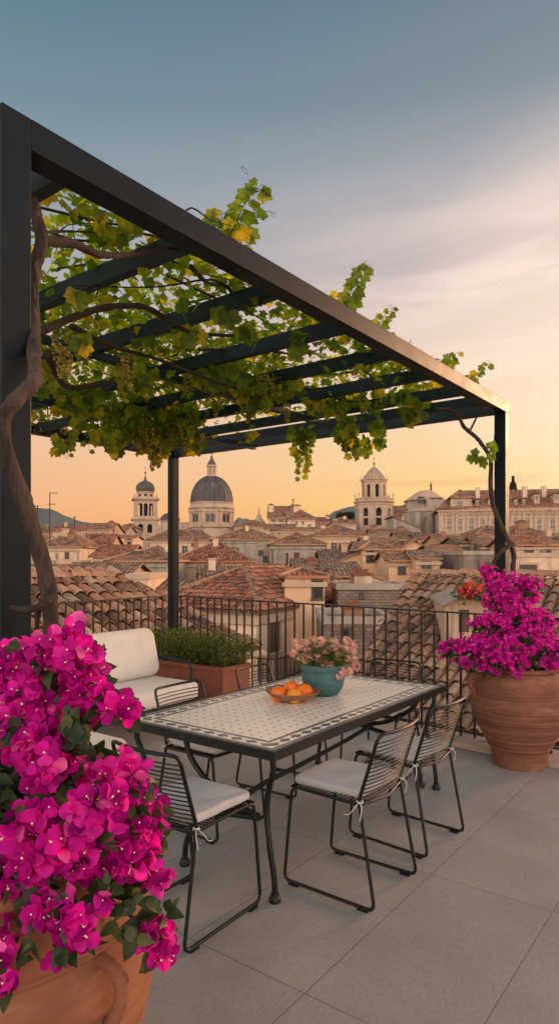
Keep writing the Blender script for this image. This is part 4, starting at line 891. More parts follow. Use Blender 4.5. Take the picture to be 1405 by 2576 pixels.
def palace():
    d = 112.; px = d / F; A = at(1104, 1285, d); zb = zg(d) - 1; yaw = rad(-9); root = empty('palace', (A.x, d, zb), yaw, label='long cream palace with pilasters, cornice and brown dormered roof on the right skyline', cat='palace')
    Z = lambda y: at(0, y, d).z - zb
    # frontage runs right and towards the terrace
    def X(p):     # local x where the facade meets image column p
        r = (p - CX) / F; return (r * d - A.x) / (math.cos(yaw) - r * math.sin(yaw))
    Lx = X(1560); D = 14.; he = Z(1287); mb = MB()
    mb.mesh([(0, 0, 0), (Lx, 0, 0), (Lx, D, 0), (0, D, 0), (0, 0, he), (Lx, 0, he), (Lx, D, he), (0, D, he)], [(0, 1, 5, 4), (1, 2, 6, 5), (2, 3, 7, 6), (3, 0, 4, 7)]); mb.build('wall', MT['stone'], root)
    mb = MB(); o = .6; hr = he + 4.3
    a, b, c2, e = (-o, -o, he + .5), (Lx, -o, he + .5), (Lx, D, he + .5), (-o, D, he + .5); g, h = (4, D / 2, hr), (Lx, D / 2, hr)
    slab(mb, [a, b, h, g], .3); slab(mb, [b, c2, h], .3); slab(mb, [c2, e, g, h], .3); slab(mb, [e, a, g], .3); rf = mb.build('roof', MT['t_brown'], root)
    mb = MB(); mb.box((-.5, -.6, he - .05), (Lx, -.003, he + .19)); mb.box((-.25, -.3, he - .6), (Lx, -.003, he - .052))
    x = 0.
    while x < Lx: mb.box((x, -.5, he - .35), (x + .3, -.301, he - .052)); x += .75
    mb.box((-.2, -.15, Z(1322.5) - .1), (Lx, -.003, Z(1322.5) + .1)); mb.build('cornice', MT['stone'], root)
    cols = [1129, 1156, 1184, 1212, 1240, 1268, 1294.5, 1325, 1354, 1388, 1420, 1450]
    mb = MB()
    for p in cols:
        for s in (-8.5, 8.5):
            x = X(p + s); mb.box((x - .22, -.2, Z(1345)), (x + .22, -.003, he - .61))
    x = X(1107); mb.box((x - .3, -.22, 0), (x + .5, -.004, he - .61)); mb.build('pilaster', MT['stone'], root)
    for i, p in enumerate(cols):
        x = X(p); dd = d + math.sin(yaw) * x; zz = lambda y: at(0, y, dd).z - zb
        t = 'b'; base = 1315
        window(root, x, he - 3.05, 1.15, 1.45, 0., t); window(root, x, he - 6.1, 1.15, 1.6, 0., t)
        mb = MB(); mb.box((x - .8, -.25, he - 1.3), (x + .8, -.004, he - 1.15)); mb.build('window_head', MT['stone'], root)
    # corner pavilion
    x0, x1 = X(1133), X(1186); hp = Z(1254)
    mb = MB(); mb.box((x0, .15, he), (x1, 5, hp)); mb.build('pavilion', MT['stone'], root); pv = root.children[-1]
    mb = MB(); a, b, c2, e = (x0 - .4, -.3, hp + .2), (x1 + .4, -.3, hp + .2), (x1 + .4, 5.4, hp + .2), (x0 - .4, 5.4, hp + .2); m1 = ((x0 + x1) / 2, 2.5, hp + 1.8)
    for f in ([a, b, m1], [b, c2, m1], [c2, e, m1], [e, a, m1]): slab(mb, f, .15)
    mb.build('pavilion_roof', MT['t_brown'], pv); window(pv, (x0 + x1) / 2 - .3, he + .4, .9, 1.3, .15, 'b')
    for p, w in ((1200, 9), (1232, 10), (1298, 9), (1318, 11), (1351, 16), (1400, 14)):
        x = X(p); ww = w * px * .8; z0 = he + .8 + (1.0 if w > 12 else .2); mb = MB(); mb.box((x - ww / 2, .6, z0 - .6), (x + ww / 2, 4.2, z0 + 1.0)); dr = mb.build('dormer', MT['stone'], root)
        mb = MB(); mb.box((x - ww / 2 - .15, .45, z0 + 1.003), (x + ww / 2 + .15, 4.3, z0 + 1.15)); mb.build('dormer_roof', MT['t_brown'], dr); window(dr, x, z0 + .1, ww * .45, .65, .6, 'w')
    for p in (1208, 1330, 1380): x = X(p); mb = MB(); mb.box((x - .35, 3.5, he + 1.5), (x + .35, 4.2, he + 4.3)); mb.box((x - .42, 3.42, he + 4.301), (x + .42, 4.28, he + 4.45)); mb.build('chimney', MT['cream'], rf)
palace()

# ------------------------------------------------------------------ aerials
def aerial(px, pyb, pyt, d, label, arms, group=None):
    p = at(px, pyb, d); r = empty('aerial', p, 0, label=label, cat='aerial', group=group); zt = at(0, pyt, d).z - p.z; k = d / F
    mb = MB(); mb.tube([(0, 0, 0), (0, 0, zt)], .045 * d / 60, 5); mb.build('mast', MT['iron'], r)
    for f, l, rr in arms:
        mb = MB(); z = zt * f; mb.tube([(l * k, 0, z), (rr * k, 0, z)], .035 * d / 60, 4); n = 8
        for i in range(n): x = (l + (rr - l) * (i + .5) / n) * k; mb.tube([(x, -.35, z), (x, .35, z)], .015 * d / 60, 3)
        mb.build('antenna', MT['iron'], r)
aerial(126, 1372, 1239, 68, 'tall mast with two cross antennas rising over the roofs at left', [(.99, -1, 19), (.78, -6, 12)])
aerial(95, 1352, 1271, 78, 'shorter mast left of the tall aerial, by the vine trunk', [(.97, -5, 2), (.9, -2, 12)])
aerial(737, 1276, 1256, 140, 'thin aerial on the skyline mansion roof', [(.97, -3, 4)])

aerial(188, 1330, 1300, 100, 'thin aerial above the small gabled houses at left', [(.97, -4, 4)])
aerial(598, 1420, 1378, 62, 'aerial on the red hip roofed house below the dome', [(.97, -5, 5), (.8, -3, 3)])
aerial(832, 1330, 1306, 100, 'aerial above the ochre house by the octagonal tower', [(.96, -4, 4)])
aerial(1010, 1392, 1362, 66, 'aerial behind the peach house', [(.97, -5, 4), (.85, -3, 3)])
aerial(1330, 1375, 1340, 66, 'aerial above the tan house right of the post', [(.97, -6, 6), (.82, -4, 4)])
# ------------------------------------------------------------------ table
def mosaic_material():
    m, t, out = newmat('zellige_mosaic_top')
    tc = t.n('ShaderNodeTexCoord'); sp = t.n('ShaderNodeSeparateXYZ'); t.l(tc.outputs['Object'], sp.inputs[0]); X, Y = sp.outputs[0], sp.outputs[1]
    nz = t.n('ShaderNodeTexNoise', i_Scale=14., i_Detail=6.); t.l(tc.outputs['Object'], nz.inputs['Vector'])
    fine = t.n('ShaderNodeTexNoise', i_Scale=9., i_Detail=8.); mpp = t.n('ShaderNodeMapping'); mpp.inputs['Scale'].default_value = (1, 14, 1); t.l(tc.outputs['Object'], mpp.inputs[0]); t.l(mpp.outputs[0], fine.inputs['Vector'])
    ax, ay = t.math('ABSOLUTE', X), t.math('ABSOLUTE', Y)
    ex, ey = t.math('SUBTRACT', 1.03, ax), t.math('SUBTRACT', .54, ay)      # distance from the edge
    e = t.math('MINIMUM', ex, ey)
    lt = lambda a, b: t.math('LESS_THAN', a, b)
    gt = lambda a, b: t.math('GREATER_THAN', a, b)
    AND = lambda a, b: t.math('MULTIPLY', a, b)
    # along-edge coordinate
    sel = lt(ey, ex); s = t.math('ADD', t.math('MULTIPLY', X, sel), t.math('MULTIPLY', Y, t.math('SUBTRACT', 1., sel)))
    dark1 = AND(gt(e, .012), lt(e, .040))
    dark2 = AND(gt(e, .108), lt(e, .134))
    band = AND(gt(e, .044), lt(e, .104))
    pd = .098
    fx = t.math('ABSOLUTE', t.math('SUBTRACT', t.math('FRACT', t.math('ADD', t.math('DIVIDE', s, pd), 40.)), .5))
    fy = t.math('DIVIDE', t.math('ABSOLUTE', t.math('SUBTRACT', e, .074)), .060)
    dia = AND(band, lt(t.math('ADD', fx, t.math('MULTIPLY', fy, .95)), .47))
    seg = t.math('FRACT', t.math('ADD', t.math('DIVIDE', s, .024), 40.)); jn = t.math('MULTIPLY', lt(seg, .14), t.math('MAXIMUM', dark1, dark2))
    inner = gt(e, .145)
    # staggered dots
    p = .066
    gx = t.math('DIVIDE', X, p); gy = t.math('DIVIDE', Y, p)
    u1 = t.math('SUBTRACT', t.math('FRACT', t.math('ADD', gx, 40.5)), .5); v1 = t.math('SUBTRACT', t.math('FRACT', t.math('ADD', gy, 40.5)), .5)
    d1 = t.math('ADD', t.math('ABSOLUTE', u1), t.math('ABSOLUTE', v1))
    jit = t.math('MULTIPLY', t.math('SUBTRACT', nz.outputs[0], .5), .12)
    dots = AND(inner, lt(t.math('ADD', d1, jit), .155))
    gr = AND(inner, lt(t.math('MINIMUM', t.math('ABSOLUTE', u1), t.math('ABSOLUTE', v1)), .016))
    base = t.ramp(fine.outputs[0], [(.3, (.76, .67, .56, 1)), (.7, (.90, .82, .71, 1))])
    base = t.mix(t.math('MULTIPLY', gr, .25), base, (.40, .33, .28, 1))
    dk = t.ramp(nz.outputs[0], [(.35, (.035, .055, .065, 1)), (.65, (.13, .14, .145, 1))])
    f = t.math('MAXIMUM', t.math('MAXIMUM', dark1, dark2), t.math('MAXIMUM', dia, dots))
    c = t.mix(f, base, dk); c = t.mix(t.math('MULTIPLY', jn, .5), c, (.35, .32, .29, 1))
    P = t.n('ShaderNodeBsdfPrincipled', i_Roughness=.3); t.l(c, P.inputs['Base Color'])
    rr = t.n('ShaderNodeMapRange', i_1=.3, i_2=.7, i_3=.22, i_4=.42); t.l(fine.outputs[0], rr.inputs[0]); t.l(rr.outputs[0], P.inputs['Roughness'])
    b = t.n('ShaderNodeBump', i_Strength=.25, i_Distance=.002); t.l(t.math('SUBTRACT', fine.outputs[0], t.math('MULTIPLY', f, .5)), b.inputs['Height']); t.l(b.outputs[0], P.inputs['Normal'])
    t.l(P.outputs[0], out.inputs[0]); return m
MT['mosaic'] = mosaic_material()
TC = Vector((.151, 4.327, 0)); TR = ANG
tab = empty('dining_table', TC, TR, label='long mosaic topped dining table with black iron edge and curved legs', cat='table')
# local: x long axis (U), y short axis (V); near long side y=-.5
mb = MB(); X, Y = 1.05, .56
for lo, hi in (((-X, -Y, .716), (X, -Y + .022, .762)), ((-X, Y - .022, .716), (X, Y, .762)), ((-X, -Y + .022, .716), (-X + .022, Y - .022, .762)), ((X - .022, -Y + .022, .716), (X, Y - .022, .762))): mb.box(lo, hi)
mb.build('edge_frame', MT['iron'], tab)
mb = MB(); mb.box((-X + .022, -Y + .022, .725), (X - .022, Y - .022, .758)); mb.build('mosaic_top', MT['mosaic'], tab)
for sx in (-1, 1):
    for sy in (-1, 1):
        x, y = sx * .985, sy * .50
        pts = bez([(x, y, .715), (x - sx * .005, y, .64), (x - sx * .02, y - sy * .035, .55), (x - sx * .02, y - sy * .05, .43), (x, y - sy * .02, .28), (x + sx * .0, y + sy * .01, .12), (x, y + sy * .015, .03)])
        mb = MB(); mb.tube(pts, .0155, 10); mb.lathe([(.02, .045), (.022, .036), (.022, .03), (.029, .024), (.032, .012), (.029, .0)], (x, y + sy * .015, 0), 16); mb.build('leg', MT['iron'], tab)
for x, sg in ((-.97, -1), (.97, 1)):
    A = [(x - sg * .03, -sg * -.12 * -1, .71)]
    s = -1 if sg < 0 else 1
    # C-shaped braces meeting the corner leg
    mb = MB()
    y0 = .12 if sg < 0 else -.40
    dr = -1 if sg < 0 else 1
    mb.tube(bez([(x, y0, .71), (x, y0 + dr * .05, .60), (x, y0 + dr * .17, .50), (x, y0 + dr * .32, .43), (x, y0 + dr * .52, .39)]), .016, 10)
    mb.build('brace', MT['iron'], tab)
    mb = MB(); mb.tube(bez([(x, y0, .02), (x, y0 + dr * .01, .12), (x, y0 + dr * .08, .25), (x, y0 + dr * .24, .34), (x, y0 + dr * .52, .385)]), .016, 10)
    mb.lathe([(.02, .04), (.03, .02), (.03, 0)], (x, y0, 0), 12); mb.build('brace', MT['iron'], tab)
mb = MB(); mb.tube(bez([(-.97, -.25, .39), (-.6, -.08, .36), (0, 0, .34), (.6, .02, .36), (.97, -.02, .42)]), .016, 10); mb.build('stretcher', MT['iron'], tab)

# ------------------------------------------------------------------ things on the table
tz = .7585
c = onz(737, 1767, tz); bowl = Vector((c.x, c.y + .05, tz))
mb = MB(); mb.lathe([(.0, .0), (.06, .001), (.085, .006), (.13, .028), (.165, .052), (.182, .071), (.187, .073), (.184, .067), (.15, .045), (.11, .025), (.05, .012), (.0, .011)], n=48)
o = mb.build('fruit_bowl', MT['wood'], loc=bowl); tag(o, 'shallow brown wooden bowl holding oranges on the mosaic table', 'bowl')
mo = MB(); prof = [(max(.0005, .05 * math.sin(PI * k / 18)), -.046 * math.cos(PI * k / 18)) for k in range(19)]; prof[-1] = (.004, .041); prof[-2] = (.012, .0455)
def orange(px, py, r, dd, mat, label, stem=False):
    r0 = empty('orange', (0, 0, 0), label=label, cat='orange', group='oranges in the wooden bowl')
    m2 = MB(); m2.lathe(prof, n=28); b = m2.build('peel', MT[mat], r0); k = r / .05; b.scale = (k, k, k)
    p = at(px, py, bowl.y + dd); r0.location = p
    m3 = MB(); m3.lathe([(.007, .040), (.006, .045), (.002, .047)] if not stem else [(.006, .038), (.004, .05), (.003, .068)], n=8); m3.build('stem', MT['stem'], r0).scale = (k, k, k)
    if stem:
        m4 = MB()
        for a in range(5):
            q = a * 1.26; d = Vector((math.cos(q), math.sin(q), 0)); w = Vector((-d.y, d.x, 0)) * .008
            m4.face([Vector((0, 0, .046)), d * .015 + w + Vector((0, 0, .052)), d * .032 + Vector((0, 0, .046)), d * .015 - w + Vector((0, 0, .052))])
        m4.build('leaf', MT['dark_leaf'], r0)
    r0.rotation_euler = (random.uniform(-.5, .5), random.uniform(-.4, .4), 0)
random.seed(3)
orange(700, 1746, .056, -.03, 'orange', 'orange at the left end of the bowl')
orange(740, 1751, .052, -.08, 'orange2', 'yellowish orange at the front of the bowl, lightest of the four')
orange(764, 1741, .060, .0, 'orange', 'large orange at the right of the bowl nearest the teal pot')
orange(733, 1734, .058, .055, 'orange', 'orange with green stem at the back of the bowl', True)

c = onz(814, 1752, tz); pot = Vector((c.x, c.y + .08, tz))
mb = MB(); mb.lathe([(.085, 0), (.10, .004), (.118, .02), (.138, .06), (.149, .11), (.150, .15), (.147, .175), (.151, .18), (.149, .186), (.153, .205), (.150, .215), (.140, .213), (.136, .19), (.0, .185)], n=48)
o = mb.build('flower_pot', MT['glaze'], loc=pot); tag(o, 'teal glazed round pot standing on the mosaic table', 'pot')

# ------------------------------------------------------------------ wire chairs
def rounded_slab(sx, sy, sz, bev, seed, puff=.006, n=10):
    bm = bmesh.new(); bmesh.ops.create_cube(bm, size=1.0)
    bmesh.ops.scale(bm, vec=(sx, sy, sz), verts=bm.verts)
    ve = [e for e in bm.edges if abs((e.verts[0].co - e.verts[1].co).z) > sz * .5]
    bmesh.ops.bevel(bm, geom=ve, offset=bev * 1.6, segments=5, affect='EDGES', profile=.5)
    he = [e for e in bm.edges if len(e.link_faces) == 2 and e.calc_face_angle(0) > 1.2]
    bmesh.ops.bevel(bm, geom=he, offset=bev, segments=4, affect='EDGES', profile=.5)
    bmesh.ops.triangulate(bm, faces=[f for f in bm.faces if len(f.verts) > 4])
    bmesh.ops.subdivide_edges(bm, edges=[e for e in bm.edges if e.calc_length() > sx / n], cuts=2, use_grid_fill=True)
    bmesh.ops.subdivide_edges(bm, edges=[e for e in bm.edges if e.calc_length() > sx / n], cuts=1, use_grid_fill=True)
    for v in bm.verts:
        k = max(0, 1 - (abs(v.co.x) / sx * 2) ** 2) * max(0, 1 - (abs(v.co.y) / sy * 2) ** 2)
        v.co.z += puff * k * (1 if v.co.z > 0 else -.3) + (noise.noise(v.co * 9 + Vector((seed, 0, 0))) * .004)
    me = bpy.data.meshes.new('slab'); bm.to_mesh(me); bm.free(); me.polygons.foreach_set('use_smooth', [True] * len(me.polygons)); return me
def meshobj(name, me, mat, parent=None, loc=(0, 0, 0)):
    o = bpy.data.objects.new(name, me); me.name = name; me.materials.append(mat); COL.objects.link(o); o.parent = parent; o.location = loc; return o

def back_pt(s, y):     # s 0..1 from seat rear to top; bowed backwards between the side bars
    x = -.175 - .115 * s; z = .505 + .35 * s
    bow = .030 * (1 - (y / .215) ** 2)
    return Vector((x - bow, y, z))
def make_chair(label, loc, ang):
    r = empty('wire_chair', loc, ang, label=label, cat='chair', group='wire dining chairs around the mosaic table')
    for sy in (-1, 1):
        y = sy * .225
        mb = MB(); pts = fillet([(-.185, y * .96, .502), (.215, y * .98, .512), (.262, y, .008 + .009), (-.275, y * 1.02, .017), (-.185, y * .96, .502)], .045, 6)
        mb.tube(pts, .0088, 8); mb.build('sled_leg', MT['wire'], r)
        for fx in (.20, -.21):
            mb = MB(); mb.box((fx - .028, y - .011, 0), (fx + .028, y + .011, .012)); mb.build('foot_pad', MT['wire'], r)
    # back frame: side bars and top bar
    mb = MB(); L = [back_pt(s, -.215) for s in (0, .25, .5, .75, .93)]; T = [back_pt(1.0, y) for y in (-.19, -.1, 0, .1, .19)]; Rr = [back_pt(s, .215) for s in (.93, .75, .5, .25, 0)]
    mb.tube(bez(L + T + Rr, 4), .0092, 8); mb.build('back_frame', MT['wire'], r)
    mb = MB(); n = 15
    for i in range(n):
        s = .02 + .92 * i / n
        mb.tube([back_pt(s, y) for y in (-.213, -.15, -.075, 0, .075, .15, .213)], .0036, 5, cap=False)
    mb.build('back_wires', MT['wire'], r)
    mb = MB(); n = 17
    for i in range(n):
        x = -.175 + .38 * i / (n - 1); z = .502 + .01 * i / n
        mb.tube([(x, -.218, z), (x, -.15, z - .008), (x, 0, z - .012), (x, .15, z - .008), (x, .218, z)], .0036, 5, cap=False)
    mb.tube([(.216, -.219, .511), (.22, 0, .505), (.216, .219, .511)], .0075, 6); mb.tube([(-.185, -.216, .502), (-.225, 0, .495), (-.185, .216, .502)], .0075, 6)
    mb.build('seat_wires', MT['wire'], r)
    cu = meshobj('seat_cushion', SEAT.copy() if False else SEAT, MT['cush'], r, (.02, 0, .542))
    for sy in (-1, 1):
        mb = MB(); b = Vector((-.19, sy * .222, .52))
        mb.tube([b + Vector((.014 * math.cos(a), .014 * math.sin(a), .004 * math.sin(2 * a))) for a in [k * 2 * PI / 10 for k in range(10)]], .004, 5, closed=True)
        mb.tube(bez([b, b + Vector((-.02, sy * .018, -.03)), b + Vector((-.012, sy * .022, -.085))], 4), .0028, 5)
        mb.tube(bez([b, b + Vector((.01, sy * .03, -.02)), b + Vector((.035, sy * .04, -.055)), b + Vector((.06, sy * .045, -.06))], 4), .0025, 5)
        mb.build('ribbon_tie', MT['ribbon'], r)
    return r
SEAT = rounded_slab(.405, .405, .042, .016, 1.0); SEAT.materials.clear()
a0 = ANG
ch0 = make_chair('wire chair at the near left short end of the table, nearest the big bougainvillea', (-.43, 3.13, 0), rad(54))
def chair_copy(label, loc, ang):
    c = copy_tree(ch0); c.location = loc; c.rotation_euler = (0, 0, ang); c['label'] = label
chair_copy('wire chair at the front of the right long side, nearest the camera', (.370, 3.45, 0), rad(143))
chair_copy('wire chair second along the right long side, beside the big jar', (.775, 4.02, 0), rad(139))
chair_copy('wire chair on the far long side of the table, in front of the sofa seat', (-.44, 4.20, 0), ANG - PI / 2)
chair_copy('wire chair on the far long side, in front of the boxwood planter', (.03, 4.93, 0), ANG - PI / 2 + .04)
chair_copy('wire chair at the far short end of the table, by the railing', (.80, 5.16, 0), ANG + PI + .05)

# ------------------------------------------------------------------ sofa and ottoman
sp0 = Vector((-.80, 6.68, 0))         # front right corner of the seat
sofa = empty('outdoor_sofa', sp0, ANG, label='cream cushioned outdoor sofa with black tube arms against the left railing', cat='sofa')
Lx, Dy = 2.05, .82     # local -x runs along the front, +y goes back
me = rounded_slab(Lx, Dy, .17, .05, 5., .02, 16); o = meshobj('seat_cushion', me, MT['sofa'], sofa, (-Lx / 2, Dy / 2, .36))
def back_cushion(w, x, seed):
    me = rounded_slab(w, .52, .20, .07, seed, .05, 12); o = meshobj('back_cushion', me, MT['sofa'], sofa, (x, Dy - .12, .70)); o.rotation_euler = (rad(76), 0, rad(2)); return o
back_cushion(.93, -.47, 7.); back_cushion(.93, -1.44, 9.)
mb = MB(); mb.box((-Lx, .01, .235), (0, .04, .270)); mb.box((-Lx, Dy - .04, .235), (0, Dy - .01, .27)); mb.box((-Lx, .04, .235), (-Lx + .03, Dy - .04, .27)); mb.box((-.03, .04, .235), (0, Dy - .04, .27)); mb.box((-Lx + .03, .3, .24), (-.03, .34, .265)); mb.box((-Lx + .03, .52, .24), (-.03, .56, .265))
mb.build('base_frame', MT['rafter'], sofa)
for x in (.025, -Lx - .025):
    mb = MB(); mb.tube(fillet([(x, .16, .0), (x, .16, .62), (x, Dy + .06, .66), (x, Dy + .10, .0)], .06, 6), .016, 10); mb.build('arm', MT['rafter'], sofa)
mb = MB(); mb.tube([(-Lx - .02, Dy + .07, .62), (.02, Dy + .07, .62)], .016, 8); mb.tube([(-Lx - .02, Dy + .08, .86), (.02, Dy + .08, .86)], .016, 8)
for x in (-Lx, -Lx / 2, 0): mb.tube([(x, Dy + .08, .25), (x, Dy + .08, .86)], .012, 8)
mb.build('back_frame', MT['rafter'], sofa)
ot = empty('ottoman', onz(296, 1862, .42) * 1, ANG, label='low cream cushioned footstool between sofa and bougainvillea', cat='ottoman')
ot.location.z = 0
me = rounded_slab(.75, .75, .15, .045, 11., .015, 12); meshobj('seat_cushion', me, MT['sofa'], ot, (-.30, .32, .345))
mb = MB(); mb.box((-.67, -.05, .22), (.07, .69, .262)); mb.build('base_frame', MT['rafter'], ot)
for x in (-.65, .05):
    for y in (-.03, .67):
        mb = MB(); mb.box((x - .015, y - .015, 0), (x + .015, y + .015, .22)); mb.build('leg', MT['rafter'], ot)

# ------------------------------------------------------------------ planter with boxwood
pl = empty('planter_box', (-.62, 7.17, 0), ANG, label='rectangular rust red planter box behind the sofa arm', cat='planter')
PLX, PLY, PZ = .47, 1.22, .5      # local x: U (short side), y: V
mb = MB(); w = .03
for lo, hi in (((0, 0, 0), (PLX, w, PZ)), ((0, PLY - w, 0), (PLX, PLY, PZ)), ((0, w, 0), (w, PLY - w, PZ)), ((PLX - w, w, 0), (PLX, PLY - w, PZ))): mb.box(lo, hi)
for lo, hi in (((-.012, -.012, PZ - .045), (PLX + .012, w, PZ + .004)), ((-.012, PLY - w, PZ - .045), (PLX + .012, PLY + .012, PZ + .004)), ((-.012, w, PZ - .045), (w, PLY - w, PZ + .004)), ((PLX - w, w, PZ - .045), (PLX + .012, PLY - w, PZ + .004))): mb.box(lo, hi)
mb.build('box_wall', MT['box'], pl, bevel=.004)
mb = MB(); mb.box((w, w, .05), (PLX - w, PLY - w, PZ - .05)); mb.build('soil', MT['soil'], pl)
def shoot_leaf(mb, p, d, L, w, nrm=None):
    d = d.normalized(); s = d.orthogonal().normalized() if nrm is None else d.cross(nrm).normalized()
    s = Matrix.Rotation(random.uniform(0, PI), 3, d) @ s if nrm is None else s
    n = s.cross(d); m = p + d * L * .5 + n * w * .15
    mb.face([p, m + s * w * .5, p + d * L, m - s * w * .5])
random.seed(11)
bw = empty('boxwood_hedge', (-.62, 7.17, .46), ANG, label='clipped green boxwood shrubs growing in the rust red planter', cat='shrub')
lv, st = MB(), MB()
for i in range(720):
    x = random.uniform(.05, PLX - .05); y = random.uniform(.05, PLY - .05)
    hh = .34 + .10 * noise.noise(Vector((x * 5, y * 5, 0))) + random.uniform(-.06, .08) - .35 * abs(x / PLX - .5) ** 2
    p = Vector((x, y, 0)); out = Vector(((x - PLX / 2) * .9, (y - PLY / 2) * .35, 0)) + Vector((random.gauss(0, .05), random.gauss(0, .05), 0))
    tip = p + out * .8 + Vector((0, 0, hh)); 
    if i % 2 == 0: st.tube([p, (p + tip) / 2 + out * .1, tip], [.003, .002, .001], 3, cap=False)
    for k in range(15):
        s = (k + 1) / 15.; q = p.lerp(tip, s) + Vector((random.gauss(0, .008), random.gauss(0, .008), 0))
        a = random.uniform(0, 2 * PI); d = Vector((math.cos(a), math.sin(a), random.uniform(.4, 1.6)))
        shoot_leaf(lv, q, d, random.uniform(.02, .034), .013)
lv.build('foliage', MT['box_leaf'], bw); st.build('stems', MT['stem'], bw)

# ------------------------------------------------------------------ big terracotta jars
def jar(label, loc, R, Ht, mat, rings, handles, neck=.72, hz=.90):
    r = empty('terracotta_jar', loc, 0, label=label, cat='jar')
    ctl = [(.54, 0.), (.56, .03), (.565, .08), (.60, .16), (.73, .28), (.87, .40), (.965, .51), (1.0, .62), (.98, .73), (.91, .83), (.80, .905), (neck - .02, .95)]
    P = bez([(a, b, 0) for a, b in ctl], 8); prof = [(p.x * R, p.y * Ht) for p in P]
    prof2 = []
    for rr, z in prof:
        bmp = sum(.016 * R * math.exp(-((z / Ht - zz) / .009) ** 2) for zz in rings); prof2.append((rr + bmp, z))
    full = []
    # densify for crisp throwing rings
    for (a, b) in zip(prof, prof[1:]):
        for k in range(5):
            u = k / 5; rr = a[0] * (1 - u) + b[0] * u; z = a[1] * (1 - u) + b[1] * u
            bmp = sum(.020 * R * math.exp(-((z / Ht - zz) / .0075) ** 2) for zz in rings) + .0006 * math.sin(z * 170) + .001 * math.sin(z * 67 + 1)
            full.append((rr + bmp, z))
    rim = [(neck, .95), (neck + .02, .955), (neck + .075, .965), (neck + .095, .98), (neck + .075, .995), (neck + .02, 1.0), (neck - .03, .995), (neck - .05, .97), (neck - .06, .93), (neck - .02, .88)]
    mb = MB(); mb.lathe(full + [(a * R, b * Ht) for a, b in rim] + [(.001, .88 * Ht)], n=96)
    body = mb.build('jar_body', mat, r)
    mb = MB(); mb.lathe([(.001, .885 * Ht), ((neck - .03) * R, .885 * Ht), ((neck - .05) * R, .90 * Ht), (.001, .915 * Ht)], n=32); mb.build('soil', MT['soil'], r)
    for a, sc in handles:
        mb = MB(); ra = rad(a); o = Vector((math.cos(ra), math.sin(ra), 0)); zt = hz * Ht; zb = (hz - .15) * Ht
        pts = bez([o * (.84 * R) + Vector((0, 0, zt)), o * (1.0 * R) + Vector((0, 0, zt + .012 * sc)), o * (1.10 * R) + Vector((0, 0, zt - .03 * sc)), o * (1.10 * R) + Vector((0, 0, (zt + zb) / 2 - .01)), o * (1.01 * R) + Vector((0, 0, zb - .01)), o * (.985 * R) + Vector((0, 0, zb - .07 * sc)), o * (.985 * R) + Vector((0, 0, zb - .11 * sc))], 6)
        n = len(pts); mb.tube(pts, [(.030 if k < n * .6 else .030 * (1 - (k / n - .6) * 1.8)) * sc for k in range(n)], 14)
        h = mb.build('handle', mat, r)
    return r
jar('ribbed brown terracotta jar in the right corner against the railing', (1.99, 5.42, 0), .392, .82, MT['terra'], (.76, .735, .625, .6, .50, .48, .40, .385, .29, .275, .19), ((8, .85), (188, .85)))
jar('big orange terracotta jar in the left foreground under the bougainvillea', (-.80, 1.80, 0), .45, .93, MT['terra2'], (.80, .62, .47, .33), ((-31, .62), (149, .62)), .78, .77)
# ------------------------------------------------------------------ foliage builders
def basis(d, n):
    d = d.normalized(); n = (n - d * n.dot(d)); n = n.normalized() if n.length > 1e-4 else d.orthogonal().normalized(); return d, d.cross(n), n
LOBES = []
for i in range(31):
    th = -150 + 300 * i / 30.; a = abs(th)
    r = .62 + .38 * math.exp(-(a / 20.) ** 2) + .26 * math.exp(-((a - 58) / 17.) ** 2) + .10 * math.exp(-((a - 112) / 18.) ** 2)
    if a > 135: r -= .14 * (a - 135) / 15
    r += (.045 if i % 2 else -.045)
    LOBES.append((math.sin(rad(th)) * r, .35 + math.cos(rad(th)) * r))
def vine_leaf(mb, p, d, n, L, rnd, stalk=True):
    d, s, n = basis(d, n); k = L / 1.35; fold = rnd.uniform(.1, .4); droop = rnd.uniform(.05, .35); asym = rnd.uniform(.85, 1.15)
    def P(x, y): return p + (d * y + s * x * asym - n * (fold * abs(x) * .6 + droop * max(0, y) ** 2 * .35 + .05 * math.sin(x * 9 + y * 7))) * k
    c = P(0, .18); pts = [P(x, y) for x, y in LOBES]; m = len(pts)
    mb.mesh([P(0, 0), c] + pts, [(1, 2 + i + 1, 2 + i) for i in range(m - 1)] + [(0, 1, 2), (0, m + 1, 1)], True)
def vine_leaf_lo(mb, p, d, n, L, rnd):
    d, s, n = basis(d, n); k = L / 1.35; fold = rnd.uniform(.1, .5)
    pts = [p + (d * y + s * x - n * fold * abs(x) * .6 - n * .12 * y * y) * k for x, y in ((0, 0), (-.55, -.12), (-.72, .25), (-.5, .45), (-.78, .85), (-.35, .85), (0, 1.35), (.35, .85), (.78, .85), (.5, .45), (.72, .25), (.55, -.12))]
    c = p + d * k * .35
    mb.mesh([c] + pts, [(0, 1 + i, 1 + (i + 1) % 12) for i in range(12)], True)
def wp(u, v, z): return PA + PU * u + PV * v + Vector((0, 0, z))     # pergola plan coordinates
rnd = random.Random(5)
vine = empty('grape_vine', (-.80, 2.22, 0), 0, label='old grape vine whose twisted trunk climbs the left post and covers the pergola', cat='grape vine')
VO = Vector((-.80, 2.22, 0))
def vbuild(mb, name, mat, parent=None):
    mb.v = [(x - VO.x, y - VO.y, z) for x, y, z in mb.v]; return mb.build(name, mat, parent or vine)
